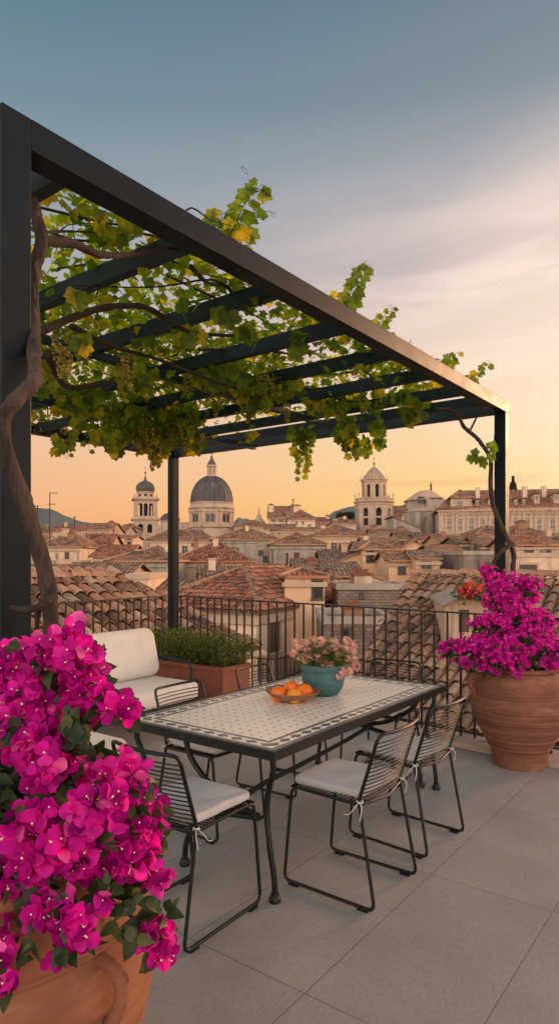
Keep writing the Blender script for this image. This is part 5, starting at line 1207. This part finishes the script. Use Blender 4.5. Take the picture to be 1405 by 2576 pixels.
def rough_tube(mb, pts, r0, r1, n=12, sub=7, amp=.14, seed=0):
    P = bez(pts, sub); m = len(P); rs = []
    for i, p in enumerate(P):
        u = i / (m - 1.); rs.append((r0 * (1 - u) + r1 * u) * (1 + amp * noise.noise(Vector((i * .45, seed, 0))) + .12 * max(0, noise.noise(Vector((i * .9, seed + 9, 1))))))
    Pn = [p + Vector((noise.noise(p * 6 + Vector((seed, 0, 0))), noise.noise(p * 6 + Vector((0, seed, 7))), 0)) * r0 * .35 for p in P]
    i0 = len(mb.v); mb.tube(Pn, rs, n)
    # fibrous strands of bark
    for k in range(i0, len(mb.v)):
        v = Vector(mb.v[k]); a = noise.noise(Vector((v.x * 90, v.y * 90, v.z * 4))) * r0 * .26; c = min(Pn, key=lambda q: (q - v).length_squared); mb.v[k] = tuple(v + (v - c).normalized() * a)
tr = MB()
rough_tube(tr, [at(-20, 2240, 1.98) if False else Vector((-.74, 2.12, 0)), Vector((-.74, 2.10, .5)), at(128, 1800, 2.13), at(124, 1540, 2.14), at(120, 1470, 2.13), at(85, 1340, 2.09), at(50, 1232, 2.06), at(12, 1130, 2.04), at(2, 1062, 2.03), at(38, 1010, 2.04), at(82, 965, 2.10), at(90, 930, 2.18), at(84, 850, 2.30), at(83, 760, 2.36), at(88, 680, 2.38), at(104, 600, 2.42), at(92, 545, 2.46), at(70, 490, 2.52)], .026, .021, 28, 11, .10, 3)
TK = vbuild(tr, 'trunk', MT['bark'])
BR = []
def branch(pts, *a):
    m_ = MB(); rough_tube(m_, pts, *a); vbuild(m_, 'branch', MT['barkd'])
branch([at(133, 1488, 2.12), at(110, 1520, 2.07), at(70, 1535, 2.06), at(30, 1528, 2.1)], .016, .010, 10, 6, .14, 12)
branch([at(110, 1500, 2.14), at(95, 1560, 2.2), at(90, 1620, 2.2)], .010, .007, 8, 6, .1, 13)
branch([at(104, 605, 2.42), at(180, 612, 2.56), at(250, 640, 2.68), at(330, 640, 2.86), at(440, 625, 3.05)], .020, .009, 10, 7, .14, 21)
branch([at(100, 585, 2.44), at(170, 582, 2.7), at(240, 585, 2.9)], .007, .003, 6, 6, .1, 22)
branch([at(110, 830, 3.0), at(180, 800, 3.15), at(260, 775, 3.3), at(360, 772, 3.5), at(440, 815, 3.7), at(490, 838, 3.85), at(600, 845, 4.3)], .020, .010, 10, 7, .14, 23)
branch([at(120, 890, 3.6), at(150, 950, 3.9), at(180, 975, 4.1), at(280, 965, 4.4)], .024, .012, 10, 7, .14, 24)
branch([at(180, 820, 3.3), at(280, 870, 3.7), at(400, 905, 4.1), at(540, 960, 4.7), at(640, 990, 5.2)], .016, .007, 8, 7, .14, 25)
branch([at(480, 670, 3.3), at(520, 710, 3.5), at(570, 720, 3.7), at(600, 750, 3.9)], .012, .006, 8, 7, .14, 26)
branch([at(500, 880, 4.6), at(640, 880, 4.9), at(760, 890, 5.2), at(850, 860, 5.2)], .012, .005, 8, 7, .14, 27)
branch([at(690, 960, 5.2), at(800, 985, 5.6), at(880, 1010, 6.0), at(980, 1000, 6.0)], .012, .005, 8, 7, .14, 28)
# a tangle of canes through the canopy
t2 = MB()
for i in range(70):
    u, v = rnd.uniform(.1, 4.4), rnd.uniform(.3, 4.3); a = rnd.uniform(0, 2 * PI); pts = []
    z = 3.24 + rnd.uniform(-.02, .12)
    for k in range(5): pts.append(wp(u, v, z)); a += rnd.gauss(0, .5); u += math.cos(a) * .28; v = max(.22, v + math.sin(a) * .28); z += rnd.gauss(0, .04)
    if min(p.y for p in pts) > 0: t2.tube(bez(pts, 3), [.006 * (1 - k / 13.) + .0015 for k in range(13)], 5, cap=False)
tag(vbuild(t2, 'canes', MT['barkd']), kind='stuff')
# canopy leaves
near, far = MB(), MB(); cnt = 0
def dens(u, v):
    d = 1.0
    if u > 3.6: d *= max(.12, 1 - (u - 3.6) * .75)
    if v > 3.3 and u > 3.9: d *= .1
    if u < .35: d *= .55
    n = noise.noise(Vector((u * 1.6, v * 1.6, 2.0)))
    return d * max(0.10, min(1, .78 + n * 1.1))
while cnt < 8000:
    u, v = rnd.uniform(-.05, 4.95), rnd.uniform(.12, 4.6)
    if rnd.random() > dens(u, v): continue
    zmax = min(3.60, 3.25 + .5 * max(0, v)); zmin = 3.235 if rnd.random() > .07 + .05 * v else 3.08
    z = zmin + (zmax - zmin) * rnd.random() ** 1.1; p = wp(u, v, z)
    a = rnd.uniform(0, 2 * PI); d = Vector((math.cos(a), math.sin(a), rnd.uniform(-1.3, .15))); n = Vector((rnd.gauss(0, .5), rnd.gauss(0, .5), 1))
    L = rnd.choice((.036, .044, .05, .056, .064, .074)); dist = p.y
    (vine_leaf if dist < 4.2 else vine_leaf_lo)(near if dist < 4.2 else far, p, d, n, L * (1.0 if dist < 4.2 else 1.15), rnd); cnt += 1
# leaf-and-fruit curtains hanging below the frame: (px, py, depth, radius px x, y, n)
def curtain(px, py, d, rx, ry, n, L=.075):
    for i in range(n):
        while True:
            a, b, c = rnd.uniform(-1, 1), rnd.uniform(-1, 1), rnd.uniform(-1, 1)
            if a * a + b * b + c * c < 1: break
        dd = d + c * .35; p = at(px + a * rx, py + b * ry, dd); dr = Vector((rnd.gauss(0, .35), rnd.gauss(0, .35), -1)); nn = Vector((rnd.gauss(0, .6), -1 + rnd.gauss(0, .5), rnd.gauss(0, .3)))
        vine_leaf(near, p, dr, nn, L * rnd.uniform(.65, 1.35), rnd)
for c in ((400, 1060, 6.4, 95, 70, 240), (320, 1040, 6.2, 60, 70, 130), (290, 1110, 6.0, 25, 35, 26), (450, 1050, 6.6, 60, 55, 130), (385, 1110, 6.4, 45, 45, 60), (200, 1000, 5.2, 70, 45, 90), (340, 930, 4.8, 60, 50, 70), (640, 985, 5.3, 55, 45, 75), (560, 940, 5.0, 70, 40, 80), (240, 1080, 5.6, 60, 22, 34), (870, 1080, 6.6, 28, 45, 40), (910, 1120, 6.6, 25, 25, 16), (950, 1080, 6.5, 20, 40, 22), (1040, 1010, 6.2, 35, 50, 60), (720, 960, 5.4, 50, 35, 50), (820, 1010, 6.0, 60, 35, 60), (470, 830, 3.9, 40, 25, 12), (185, 755, 3.2, 15, 20, 3), (370, 855, 3.9, 30, 20, 6), (755, 870, 4.6, 30, 30, 8), (930, 1000, 6.2, 60, 30, 50), (120, 940, 4.6, 40, 40, 40), (150, 1120, 5.4, 22, 20, 7), (490, 1110, 6.6, 25, 25, 22), (630, 1095, 7.2, 22, 14, 8)): curtain(*c)
for px, py, d, L in ((182, 732, 2.95, .09), (215, 860, 3.2, .095), (560, 790, 3.6, .10), (758, 850, 4.3, .11), (300, 580, 2.9, .085), (250, 545, 2.9, .075), (620, 840, 4.1, .10), (1015, 985, 5.6, .11)):
    for k in range(3): vine_leaf(near, at(px + rnd.uniform(-18, 18), py + rnd.uniform(-22, 10), d), Vector((rnd.gauss(0, .3), 0, -1)), Vector((rnd.gauss(0, .4), -1, .2)), L * rnd.uniform(.8, 1.15), rnd)
# trailing and rising shoots
def shoot(pts, n, L=.08, r=.004, tend=0):
    shoots = MB()
    P = bez([at(*p) for p in pts], 8); m = len(P); shoots.tube(P, [r * (1 - .75 * i / m) for i in range(m)], 6, cap=False)
    for i in range(n):
        k = min(m - 2, int((i + .6) / n * (m - 1))); p = P[k]; tg = (P[k + 1] - p).normalized(); side = Vector((1, .2, 0)) * (1 if i % 2 else -1)
        q = p + side * rnd.uniform(.01, .03) + tg * .01; dr = side * rnd.uniform(.6, 1.1) + Vector((0, 0, -rnd.uniform(.2, .9))); shoots.tube([p, q], .0016, 4, cap=False)
        vine_leaf(near, q, dr, Vector((rnd.gauss(0, .3), -1, rnd.gauss(.2, .3))), L * rnd.uniform(.7, 1.2) * (1.1 - .5 * i / n), rnd)
    for t in range(tend):
        p = P[-1 - t * 3]; s = 1 if t % 2 else -1; q = [p]
        for k in range(12): a = k * .42; q.append(q[-1] + Vector((s * .008 * math.cos(a * .7), 0, .008 * math.cos(a))))
        shoots.tube(q, .0012, 4, cap=False)
    vbuild(shoots, 'shoot', MT['barkd'])
shoot([(560, 640, 3.55), (585, 580, 3.5), (612, 520, 3.45), (640, 480, 3.42), (650, 476, 3.42)], 13, .10, .004, 2)
shoot([(612, 520, 3.46), (628, 480, 3.44), (622, 430, 3.42)], 2, .05, .002, 1)
shoot([(545, 600, 3.55), (555, 555, 3.55), (560, 530, 3.55)], 9, .12)
shoot([(600, 640, 3.7), (610, 600, 3.7), (618, 570, 3.7)], 7, .10)
shoot([(640, 530, 3.45), (670, 532, 3.44), (692, 540, 3.44)], 1, .05, .0015, 1)
shoot([(860, 790, 4.6), (880, 740, 4.55), (900, 700, 4.5), (928, 665, 4.5)], 13, .10, .004, 1)
shoot([(845, 790, 4.7), (850, 750, 4.7), (858, 735, 4.7)], 6, .09)
shoot([(950, 830, 5.0), (962, 800, 5.0), (988, 774, 5.0)], 8, .08, .003, 1)
shoot([(1110, 960, 6.0), (1125, 915, 6.0), (1150, 885, 6.0)], 12, .10, .004)
shoot([(1160, 980, 6.2), (1190, 945, 6.2), (1232, 912, 6.2)], 13, .09, .004, 1)
shoot([(745, 1075, 6.6), (752, 1120, 6.6), (762, 1160, 6.6), (757, 1205, 6.6)], 17, .10)
shoot([(770, 1075, 6.6), (772, 1110, 6.6), (770, 1150, 6.6)], 10, .09)
shoot([(950, 1060, 6.4), (945, 1095, 6.4), (960, 1130, 6.4)], 7, .09)
shoot([(870, 1080, 6.5), (878, 1110, 6.5), (890, 1148, 6.5)], 9, .11)
shoot([(150, 1090, 5.2), (165, 1115, 5.2), (172, 1148, 5.2)], 6, .08, .003, 1)
shoot([(210, 1100, 5.3), (222, 1120, 5.3), (225, 1142, 5.3)], 2, .06, .002)
shoot([(80, 500, 2.7), (90, 475, 2.75), (100, 465, 2.8)], 6, .07)
shoot([(190, 610, 2.7), (182, 555, 2.7), (180, 525, 2.7)], 0, .06, .0022, 1)
vbuild(near, 'leaves', MT['vine_leaf']); vbuild(far, 'leaves', MT['vine_leaf'])
# grape bunches
def bunch_mesh(seed, L=.19, R=.045, n=70):
    r = random.Random(seed); mb = MB(); ico = bmesh.new(); bmesh.ops.create_icosphere(ico, subdivisions=1, radius=1); vs = [v.co.copy() for v in ico.verts]; fs = [tuple(v.index for v in f.verts) for f in ico.faces]; ico.free()
    for i in range(n):
        s = r.random(); rr = R * (1 - s) ** .6 * (.7 + .3 * r.random()) + .003; a = r.uniform(0, 2 * PI); c = Vector((rr * math.cos(a), rr * math.sin(a), -.02 - s * L)); k = r.uniform(.0085, .0115)
        mb.mesh([c + v * k for v in vs], fs, True)
    mb.tube([(0, 0, .05), (.003, 0, .0), (0, 0, -.04)], .003, 5); return mb
protos = [bunch_mesh(i + 40).build('grape_bunch', MT['grape'], vine) for i in range(3)]
spots = [(153, 830, 3.3, 1.15), (150, 880, 3.35, .7), (325, 890, 4.1, 1.1), (305, 915, 4.2, .8), (388, 1085, 6.2, 1.3), (372, 1070, 6.1, 1.3), (402, 1110, 6.2, 1.2), (385, 1130, 6.2, 1.0), (466, 1065, 6.3, 1.4), (460, 1090, 6.3, 1.0), (500, 1090, 6.5, 1.1), (435, 1060, 6.3, 1.2), (350, 1070, 6.1, 1.1), (420, 1080, 6.3, 1.2), (655, 935, 5.2, 1.4), (672, 945, 5.2, 1.4), (685, 960, 5.2, 1.1), (640, 985, 5.3, 1.2), (870, 1075, 6.5, 1.2), (882, 1095, 6.5, 1.0), (300, 1050, 6.0, 1.1), (545, 985, 5.4, 1.0), (1048, 1000, 6.2, 1.1), (720, 1010, 5.8, .9), (270, 1070, 5.9, .9), (480, 930, 5.0, .9)]
for i, (px, py, d, k) in enumerate(spots):
    b = protos[i % 3]
    if i >= 3: b = b.copy(); COL.objects.link(b); b.parent = vine
    b.location = at(px, py, d) - VO; b.scale = (k, k, k); b.rotation_euler = (rnd.gauss(0, .1), rnd.gauss(0, .1), rnd.uniform(0, 6))
# ---- right-hand vine
VB = Vector((2.33, 6.22, 0)); v2 = empty('grape_vine', VB, 0, label='slim bare grape vine stem curling round the right pergola post above the terracotta jar', cat='grape vine')
def v2b(mb, name, mat): mb.v = [(x - VB.x, y - VB.y, z) for x, y, z in mb.v]; return mb.build(name, mat, v2)
m = MB()
rough_tube(m, [Vector((2.28, 6.18, 0)), at(1292, 1600, 6.2), at(1290, 1450, 6.2), at(1290, 1395, 6.18), at(1270, 1345, 6.15), at(1243, 1285, 6.15), at(1232, 1220, 6.17), at(1233, 1155, 6.2), at(1205, 1110, 6.2), at(1168, 1075, 6.2), at(1140, 1035, 6.2), at(1095, 1028, 6.15)], .026, .015, 18, 8, .16, 31)
rough_tube(m, [at(1290, 1368, 6.18), at(1262, 1385, 6.08), at(1240, 1415, 6.08), at(1238, 1460, 6.1)], .022, .015, 10, 6, .14, 33)
rough_tube(m, [at(1180, 1085, 6.2), at(1195, 1055, 6.2), at(1210, 1025, 6.2)], .011, .006, 8, 6, .14, 34)
rough_tube(m, [at(1233, 1160, 6.2), at(1240, 1130, 6.2), at(1243, 1090, 6.25)], .009, .005, 8, 6, .14, 35)
v2b(m, 'trunk', MT['bark'])
m = MB()
for px, py in ((1190, 1130), (1200, 1148), (1212, 1158), (1240, 1125), (1236, 1142), (1232, 1112), (1218, 1150), (1186, 1145)): vine_leaf(m, at(px, py, 6.15), Vector((rnd.gauss(0, .5), 0, -1)), Vector((rnd.gauss(0, .4), -1, .2)), rnd.uniform(.06, .09), rnd)
v2b(m, 'leaves', MT['vine_leaf'])

# ------------------------------------------------------------------ bougainvillea
def bract(mb, p, d, n, L, r, wv=.0):
    d, s, n = basis(d, n); rows = []
    ph = r.uniform(0, 6)
    for t_, w in ((0, .10), (.22, .42), (.5, .56), (.8, .42), (1.0, .12)):
        cup = .22 * math.sin(t_ * PI * .9) - .30 * t_ * t_ * wv
        rows.append([p + (d * t_ + s * (x * w) + n * (-.10 * (1 - abs(x)) * math.sin(t_ * PI) + cup * (.6 + .4 * abs(x)) + .05 * math.sin(ph + x * 4 + t_ * 7))) * L for x in (-1, 0, 1)])
    mb.mesh([q for R in rows for q in R], [(i * 3 + k, i * 3 + k + 1, i * 3 + k + 4, i * 3 + k + 3) for i in range(4) for k in range(2)], True)
def flower(mb, eyes, p, axis, L, r):
    a, s, n = basis(axis, Vector((.1, .2, 1))); q0 = r.uniform(0, 2 * PI); opn = r.uniform(.35, .95)
    for k in range(3):
        q = q0 + k * 2 * PI / 3 + r.gauss(0, .15); side = s * math.cos(q) + n * math.sin(q)
        bract(mb, p, side * opn + a * (1.05 - opn), -a + side * .2, L * r.uniform(.85, 1.12), r, r.uniform(-.3, .6))
    if eyes is not None and r.random() < .75:
        e = p + a * L * .40 + s * r.uniform(-.1, .1) * L; eyes.tube([p, e], .0012, 4, cap=False); R = L * .07
        for k in range(5):
            q = k * 2 * PI / 5; o = (s * math.cos(q) + n * math.sin(q)) * R; o2 = (s * math.cos(q + 1.2566) + n * math.sin(q + 1.2566)) * R; eyes.face([e + a * R * .5, e + o + a * R * .15, e + o2 + a * R * .15]); eyes.face([e + o + a * R * .15, e + o - a * R * .5, e + o2 - a * R * .5, e + o2 + a * R * .15])
def heart_leaf(mb, p, d, n, L, r):
    d, s, n = basis(d, n); f = r.uniform(.1, .35)
    o = [(0, 0), (.30, .12), (.36, .38), (.22, .72), (0, 1.05), (-.22, .72), (-.36, .38), (-.30, .12)]
    pts = [p + (d * y + s * x - n * (.25 * y * y) + n * f * abs(x)) * L for x, y in o]; c = p + (d * .4 - n * .04) * L
    mb.mesh([c] + pts, [(0, 1 + i, 1 + (i + 1) % 8) for i in range(8)], True)
def clump(px, py, d, rx, ry=None, rd=None):
    ry = ry or rx; rd = rd or (rx + ry) / 2; k = d / F; return (at(px, py, d), rx * k, ry * k, rd * k)
def bush(root, clumps, per, L, mb, eyes, leaves, seed, leafL, nleaf, centre, mult=1., gs=10., gate=-.12):
    r = random.Random(seed)
    for c, rx, ry, rd in clumps:
        area = (rx * ry + rx * rd + ry * rd) * 4.2; N = max(4, int(area * per * mult))
        for i in range(N):
            v = Vector((r.gauss(0, 1), r.gauss(0, 1), r.gauss(0, 1))).normalized()
            if v.y > .35: v.y = -v.y
            rr = r.uniform(.65, 1.12) if r.random() < .85 else r.uniform(1.1, 1.4); p = c + Vector((v.x * rx, v.y * rd, v.z * ry)) * rr
            if noise.noise(p * gs) < gate: continue
            ax = (Vector((v.x, v.y, v.z)) + Vector((r.gauss(0, .45), r.gauss(-.25, .4), r.gauss(.1, .45)))).normalized()
            flower(mb, eyes, p - root, ax, L * r.uniform(.75, 1.2), r)
        for i in range(int(N * nleaf)):
            v = Vector((r.gauss(0, 1), r.gauss(0, 1), r.gauss(0, 1))).normalized(); p = c + Vector((v.x * rx, v.y * rd, v.z * ry)) * r.uniform(.2, .98)
            heart_leaf(leaves, p - root, Vector((r.gauss(v.x, .5), r.gauss(v.y, .5), r.gauss(-.3, .5))), Vector((r.gauss(0, .5), -1, r.gauss(.6, .5))), leafL * r.uniform(.6, 1.2), r)
b1 = Vector((-.80, 1.80, .82)); bg1 = empty('bougainvillea', b1, 0, label='large magenta bougainvillea spilling over the big jar in the left foreground', cat='bougainvillea')
fl1, ey1, lf1, sm1 = MB(), MB(), MB(), MB()
CL = [(300, 1935, 1.58, 28), (238, 1905, 1.62, 24), (270, 2235, 1.47, 30), (322, 2275, 1.5, 28), (100, 2300, 1.44, 30), (165, 1655, 1.72, 70), (95, 1640, 1.80, 35), (225, 1660, 1.70, 42), (215, 1750, 1.68, 62), (130, 1760, 1.72, 80), (30, 1700, 1.78, 60), (280, 1760, 1.60, 34), (310, 1785, 1.56, 26, 30), (70, 1840, 1.66, 60), (130, 1885, 1.62, 66), (30, 1650, 1.85, 25), (262, 1965, 1.60, 42), (335, 1990, 1.58, 48), (150, 1990, 1.58, 60), (240, 2070, 1.55, 90), (360, 2070, 1.58, 50), (330, 2130, 1.56, 60), (390, 2115, 1.58, 32), (70, 2140, 1.52, 80), (150, 2110, 1.54, 55), (20, 2190, 1.50, 38), (290, 2175, 1.53, 38), (190, 2160, 1.52, 50), (390, 2190, 1.58, 28), (330, 2230, 1.55, 30), (415, 2262, 1.6, 18), (120, 2235, 1.48, 24), (190, 2290, 1.46, 40), (40, 2335, 1.46, 28), (410, 2300, 1.58, 30), (380, 2345, 1.58, 38), (395, 2400, 1.58, 28), (350, 2300, 1.57, 22), (160, 2380, 1.44, 38), (210, 2350, 1.44, 26), (20, 2400, 1.42, 28), (15, 2460, 1.42, 24)]
bush(b1, [clump(*c) for c in CL], 980, .034, fl1, ey1, lf1, 77, .042, .7, None)
r = random.Random(9)
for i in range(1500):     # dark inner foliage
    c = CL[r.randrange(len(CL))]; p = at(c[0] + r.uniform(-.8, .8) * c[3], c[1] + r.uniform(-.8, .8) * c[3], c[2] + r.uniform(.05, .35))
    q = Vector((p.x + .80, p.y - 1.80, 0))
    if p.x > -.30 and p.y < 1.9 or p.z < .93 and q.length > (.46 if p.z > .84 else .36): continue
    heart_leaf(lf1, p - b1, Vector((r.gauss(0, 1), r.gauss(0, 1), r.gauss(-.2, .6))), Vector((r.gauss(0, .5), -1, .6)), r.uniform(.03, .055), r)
for px, py, d, L in ((345, 1585 + 200, 1.6, .06), (180, 1790, 1.56, .085), (195, 1815, 1.55, .085), (178, 1840, 1.55, .075), (257, 1755, 1.56, .06), (380, 1990, 1.54, .06), (335, 2010, 1.52, .055), (350, 2250, 1.5, .06), (310, 2340, 1.45, .07), (335, 2360, 1.45, .07), (30, 1830, 1.6, .07), (330, 2050, 1.5, .05), (10, 1600, 1.7, .05), (70, 2380, 1.4, .06), (50, 2260, 1.43, .07)):
    for k in range(4): heart_leaf(lf1, at(px + r.uniform(-26, 26), py + r.uniform(-30, 30), d + r.uniform(0, .04)) - b1, Vector((r.gauss(0, .6), -.2, -r.uniform(.2, 1))), Vector((r.gauss(0, .7), -1, r.gauss(.4, .5))), L * r.uniform(.45, .85), r)
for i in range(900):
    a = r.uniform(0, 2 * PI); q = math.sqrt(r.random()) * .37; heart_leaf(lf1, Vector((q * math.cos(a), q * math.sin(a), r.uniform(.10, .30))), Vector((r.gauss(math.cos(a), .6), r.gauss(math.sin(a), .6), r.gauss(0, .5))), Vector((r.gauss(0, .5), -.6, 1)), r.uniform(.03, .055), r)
for i in range(26):
    c = CL[(i * 7) % len(CL)]; e = at(c[0], c[1], c[2] + .05) - b1; sm1.tube(bez([Vector((r.gauss(0, .05), r.gauss(0, .05), 0)), e * .4 + Vector((0, 0, .12)), e * .8 + Vector((0, 0, .04)), e], 5), [.008 * (1 - k / 16.) + .002 for k in range(16)], 6, cap=False)
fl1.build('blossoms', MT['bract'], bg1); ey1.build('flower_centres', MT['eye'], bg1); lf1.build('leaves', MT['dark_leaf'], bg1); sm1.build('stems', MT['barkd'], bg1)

b2 = Vector((1.99, 5.42, .72)); bg2 = empty('bougainvillea', b2, 0, label='tall magenta bougainvillea growing in the right terracotta jar by the railing', cat='bougainvillea')
fl2, ey2, lf2, sm2 = MB(), MB(), MB(), MB()
C2 = [(1225, 1438, 5.45, 17, 22), (1270, 1480, 5.35, 45, 34), (1325, 1462, 5.35, 28, 20), (1235, 1510, 5.3, 22, 16), (1330, 1500, 5.35, 22, 18), (1285, 1530, 5.3, 40, 38), (1260, 1570, 5.25, 35, 30), (1320, 1570, 5.25, 38, 35), (1360, 1560, 5.3, 28, 30), (1210, 1575, 5.25, 28, 26), (1215, 1620, 5.2, 45, 28), (1165, 1625, 5.2, 35, 20), (1130, 1635, 5.2, 24, 20), (1175, 1660, 5.2, 26, 16), (1260, 1640, 5.1, 48, 34), (1300, 1620, 5.15, 40, 30), (1340, 1625, 5.15, 36, 26), (1290, 1665, 5.08, 38, 18), (1375, 1620, 5.2, 28, 30), (1350, 1650, 5.1, 22, 26), (1400, 1650, 5.15, 26, 26), (1390, 1665, 5.15, 30, 14), (1225, 1675, 5.1, 20, 12), (1250, 1680, 5.05, 14, 14), (1296, 1695, 5.0, 9, 9), (1430, 1630, 5.2, 30, 35)]
bush(b2, [clump(*c) for c in C2], 1600, .022, fl2, None, lf2, 99, .032, 1.2, None, 1., 11., -.14)
for i in range(900):
    px, py = r.gauss(1285, 60), r.uniform(1560, 1700)
    if abs(px - 1290) > 105: continue
    heart_leaf(lf2, at(px, py, r.uniform(5.2, 5.6)) - b2, Vector((r.gauss(0, 1), r.gauss(0, 1), r.gauss(0, .6))), Vector((r.gauss(0, .5), -1, .6)), r.uniform(.03, .05), r)
for c in C2[::2]:
    e = at(c[0], c[1], c[2]) - b2; sm2.tube(bez([Vector((0, 0, 0)), e * .4 + Vector((0, 0, .1)), e], 5), [.009 * (1 - k / 11.) + .002 for k in range(11)], 6, cap=False)
fl2.build('blossoms', MT['bract2'], bg2); lf2.build('leaves', MT['dark_leaf'], bg2); sm2.build('stems', MT['barkd'], bg2)

# ---- red and orange flowers growing on the dormer behind the railing
b3 = at(1180, 1500, 11.2); rf3 = empty('flowering_plant', b3, 0, label='small red and orange flowering plant on the peak of the roof dormer', cat='plant')
f3, l3 = MB(), MB(); r = random.Random(4)
for i in range(200):
    px, py = r.gauss(1182, 14), r.gauss(1484, 8); p = at(px, py, 11.2 + r.uniform(-.2, .2)); flower(f3, None, p - b3, Vector((r.gauss(0, .6), -1, r.gauss(0, .6))), .036, r)
for i in range(420):
    p = at(r.gauss(1192, 22), r.gauss(1489, 10), 11.25 + r.uniform(-.2, .2)); heart_leaf(l3, p - b3, Vector((r.gauss(0, 1), r.gauss(0, 1), r.gauss(0, .8))), Vector((0, -1, .5)), .06, r)
f3.build('blossoms', MT['redpet'], rf3); l3.build('leaves', MT['box_leaf'], rf3)

# ---- pink flowers in the teal pot
b4 = pot + Vector((0, 0, .19)); pf = empty('potted_flowers', b4, 0, label='pale pink and cream flowers with small green leaves growing in the teal pot', cat='flowers')
f4, l4, s4 = MB(), MB(), MB(); r = random.Random(8)
heads = [(748, 1628, -.04), (765, 1618, 0), (738, 1645, -.05), (772, 1640, -.10), (785, 1655, -.12), (770, 1660, -.12), (800, 1655, -.13), (790, 1612, .06), (808, 1612, .08), (800, 1625, .02), (820, 1640, -.02), (838, 1632, .0), (855, 1630, 0), (868, 1635, -.02), (885, 1638, .0), (870, 1655, -.05), (890, 1660, -.04), (850, 1650, -.08), (860, 1690, -.13), (852, 1700, -.15), (878, 1688, -.08), (895, 1675, -.04), (832, 1675, -.13), (758, 1655, -.10), (840, 1615, .05), (872, 1612, .04), (745, 1615, .03), (813, 1668, -.13), (780, 1630, .05), (886, 1622, .06)]
for px, py, dd in heads:
    c = at(px, py, pot.y + dd * .8); s4.tube(bez([b4, b4.lerp(c, .5) + Vector((0, 0, .03)), c], 4), .0022, 4, cap=False)
    for i in range(46):
        v = Vector((r.gauss(0, 1), r.gauss(0, 1), r.gauss(0, 1))).normalized(); p = c + v * .028 * r.uniform(.6, 1.05) * (1 if i % 3 else 1.2)
        d, s, n = basis(v, Vector((.3, .2, 1))); L = .012
        for k in range(4): q = k * PI / 2 + r.random(); o = s * math.cos(q) + n * math.sin(q); w = s * -math.sin(q) + n * math.cos(q); f4.face([p, p + (o + w * .5) * L * .7, p + o * L * 1.3 + d * L * .3, p + (o - w * .5) * L * .7])
for i in range(1500):
    a = r.uniform(0, 2 * PI); rr = math.sqrt(r.random()) * .19; h = r.uniform(-.0, .15) * (1 - (rr / .25) ** 2); p = b4 + Vector((rr * math.cos(a), rr * math.sin(a), h + .02)); shoot_leaf(l4, p, Vector((math.cos(a) * .7 + r.gauss(0, .5), math.sin(a) * .7 + r.gauss(0, .5), r.uniform(0, 1))), r.uniform(.018, .035), .011)
for m_, nm, mt in ((f4, 'blossoms', 'pink'), (l4, 'leaves', 'box_leaf'), (s4, 'stems', 'stem')):
    m_.v = [(x - b4.x, y - b4.y, z - b4.z) for x, y, z in m_.v]; m_.build(nm, MT[mt], pf)

# ------------------------------------------------------------------ trees on the skyline
MT['tree'] = islandmat('dark_tree_foliage', [(0, (.018, .028, .012, 1)), (.6, (.035, .05, .02, 1)), (1, (.07, .075, .03, 1))], .9, .15, (1, 1, .6, 1))
def tree(name, label, px, pyb, pyt, d, wpx, shape, cat):
    k = d / F; c = at(px, pyb, d); c.z = zg(d); top = at(px, pyt, d).z - c.z; bot = at(px, pyb, d).z - c.z; w = wpx * k / 2; root = empty(name, c, 0, label=label, cat=cat); r = random.Random(int(px))
    tk, cr = MB(), MB(); tk.tube([(0, 0, 0), (.1, 0, bot * .6), (0, 0, bot + (top - bot) * .5)], [.45, .35, .12], 8)
    for i in range(5): a = i * 1.3; tk.tube([(0, 0, bot), (w * .4 * math.cos(a), w * .4 * math.sin(a), bot + (top - bot) * .5)], [.15, .05], 5)
    lobes = [(Vector((r.uniform(-.7, .7) * w, r.uniform(-.5, .5) * w, bot + (top - bot) * r.uniform(.3, .75))), w * r.uniform(.25, .42)) for i in range(14)] if shape == 'round' else [(Vector((0, 0, bot + (top - bot) * t)), w * (math.sin(min(1, t * 1.1 + .25) * PI) ** .7 * .9 + .1)) for t in [i / 12 for i in range(13)]]
    for cc, R in lobes:
        for i in range(230 if shape == 'round' else 120):
            v = Vector((r.gauss(0, 1), r.gauss(0, 1), r.gauss(0, .8 if shape == 'round' else .6))).normalized() * r.uniform(.5, 1.05) * R; p = cc + v
            if p.z > top: continue
            shoot_leaf(cr, p, v + Vector((r.gauss(0, .5), r.gauss(0, .5), .6)) * R * .6, .30, .22)
    tk.build('trunk', MT['barkd'], root); cr.build('crown', MT['tree'], root)
tree('pine_tree', 'dark round pine tree on the skyline left of the octagonal tower', 868, 1308, 1289, 150, 46, 'round', 'tree')
tree('cypress_tree', 'slim dark cypress rising behind the palace roof right of the post', 1289, 1240, 1199, 140, 17, 'tall', 'tree')

# ------------------------------------------------------------------ evening haze over the town
mb = MB(); mb.box((-1600, -200, -13), (1600, 1500, 170)); m, t, out = newmat('evening_haze')
pv = t.n('ShaderNodeVolumePrincipled', i_Density=.00010); pv.inputs['Color'].default_value = (.80, .86, .95, 1); pv.inputs['Anisotropy'].default_value = .1
t.l(pv.outputs[0], out.inputs['Volume']); hz_ = mb.build('haze', m); tag(hz_, kind='stuff')
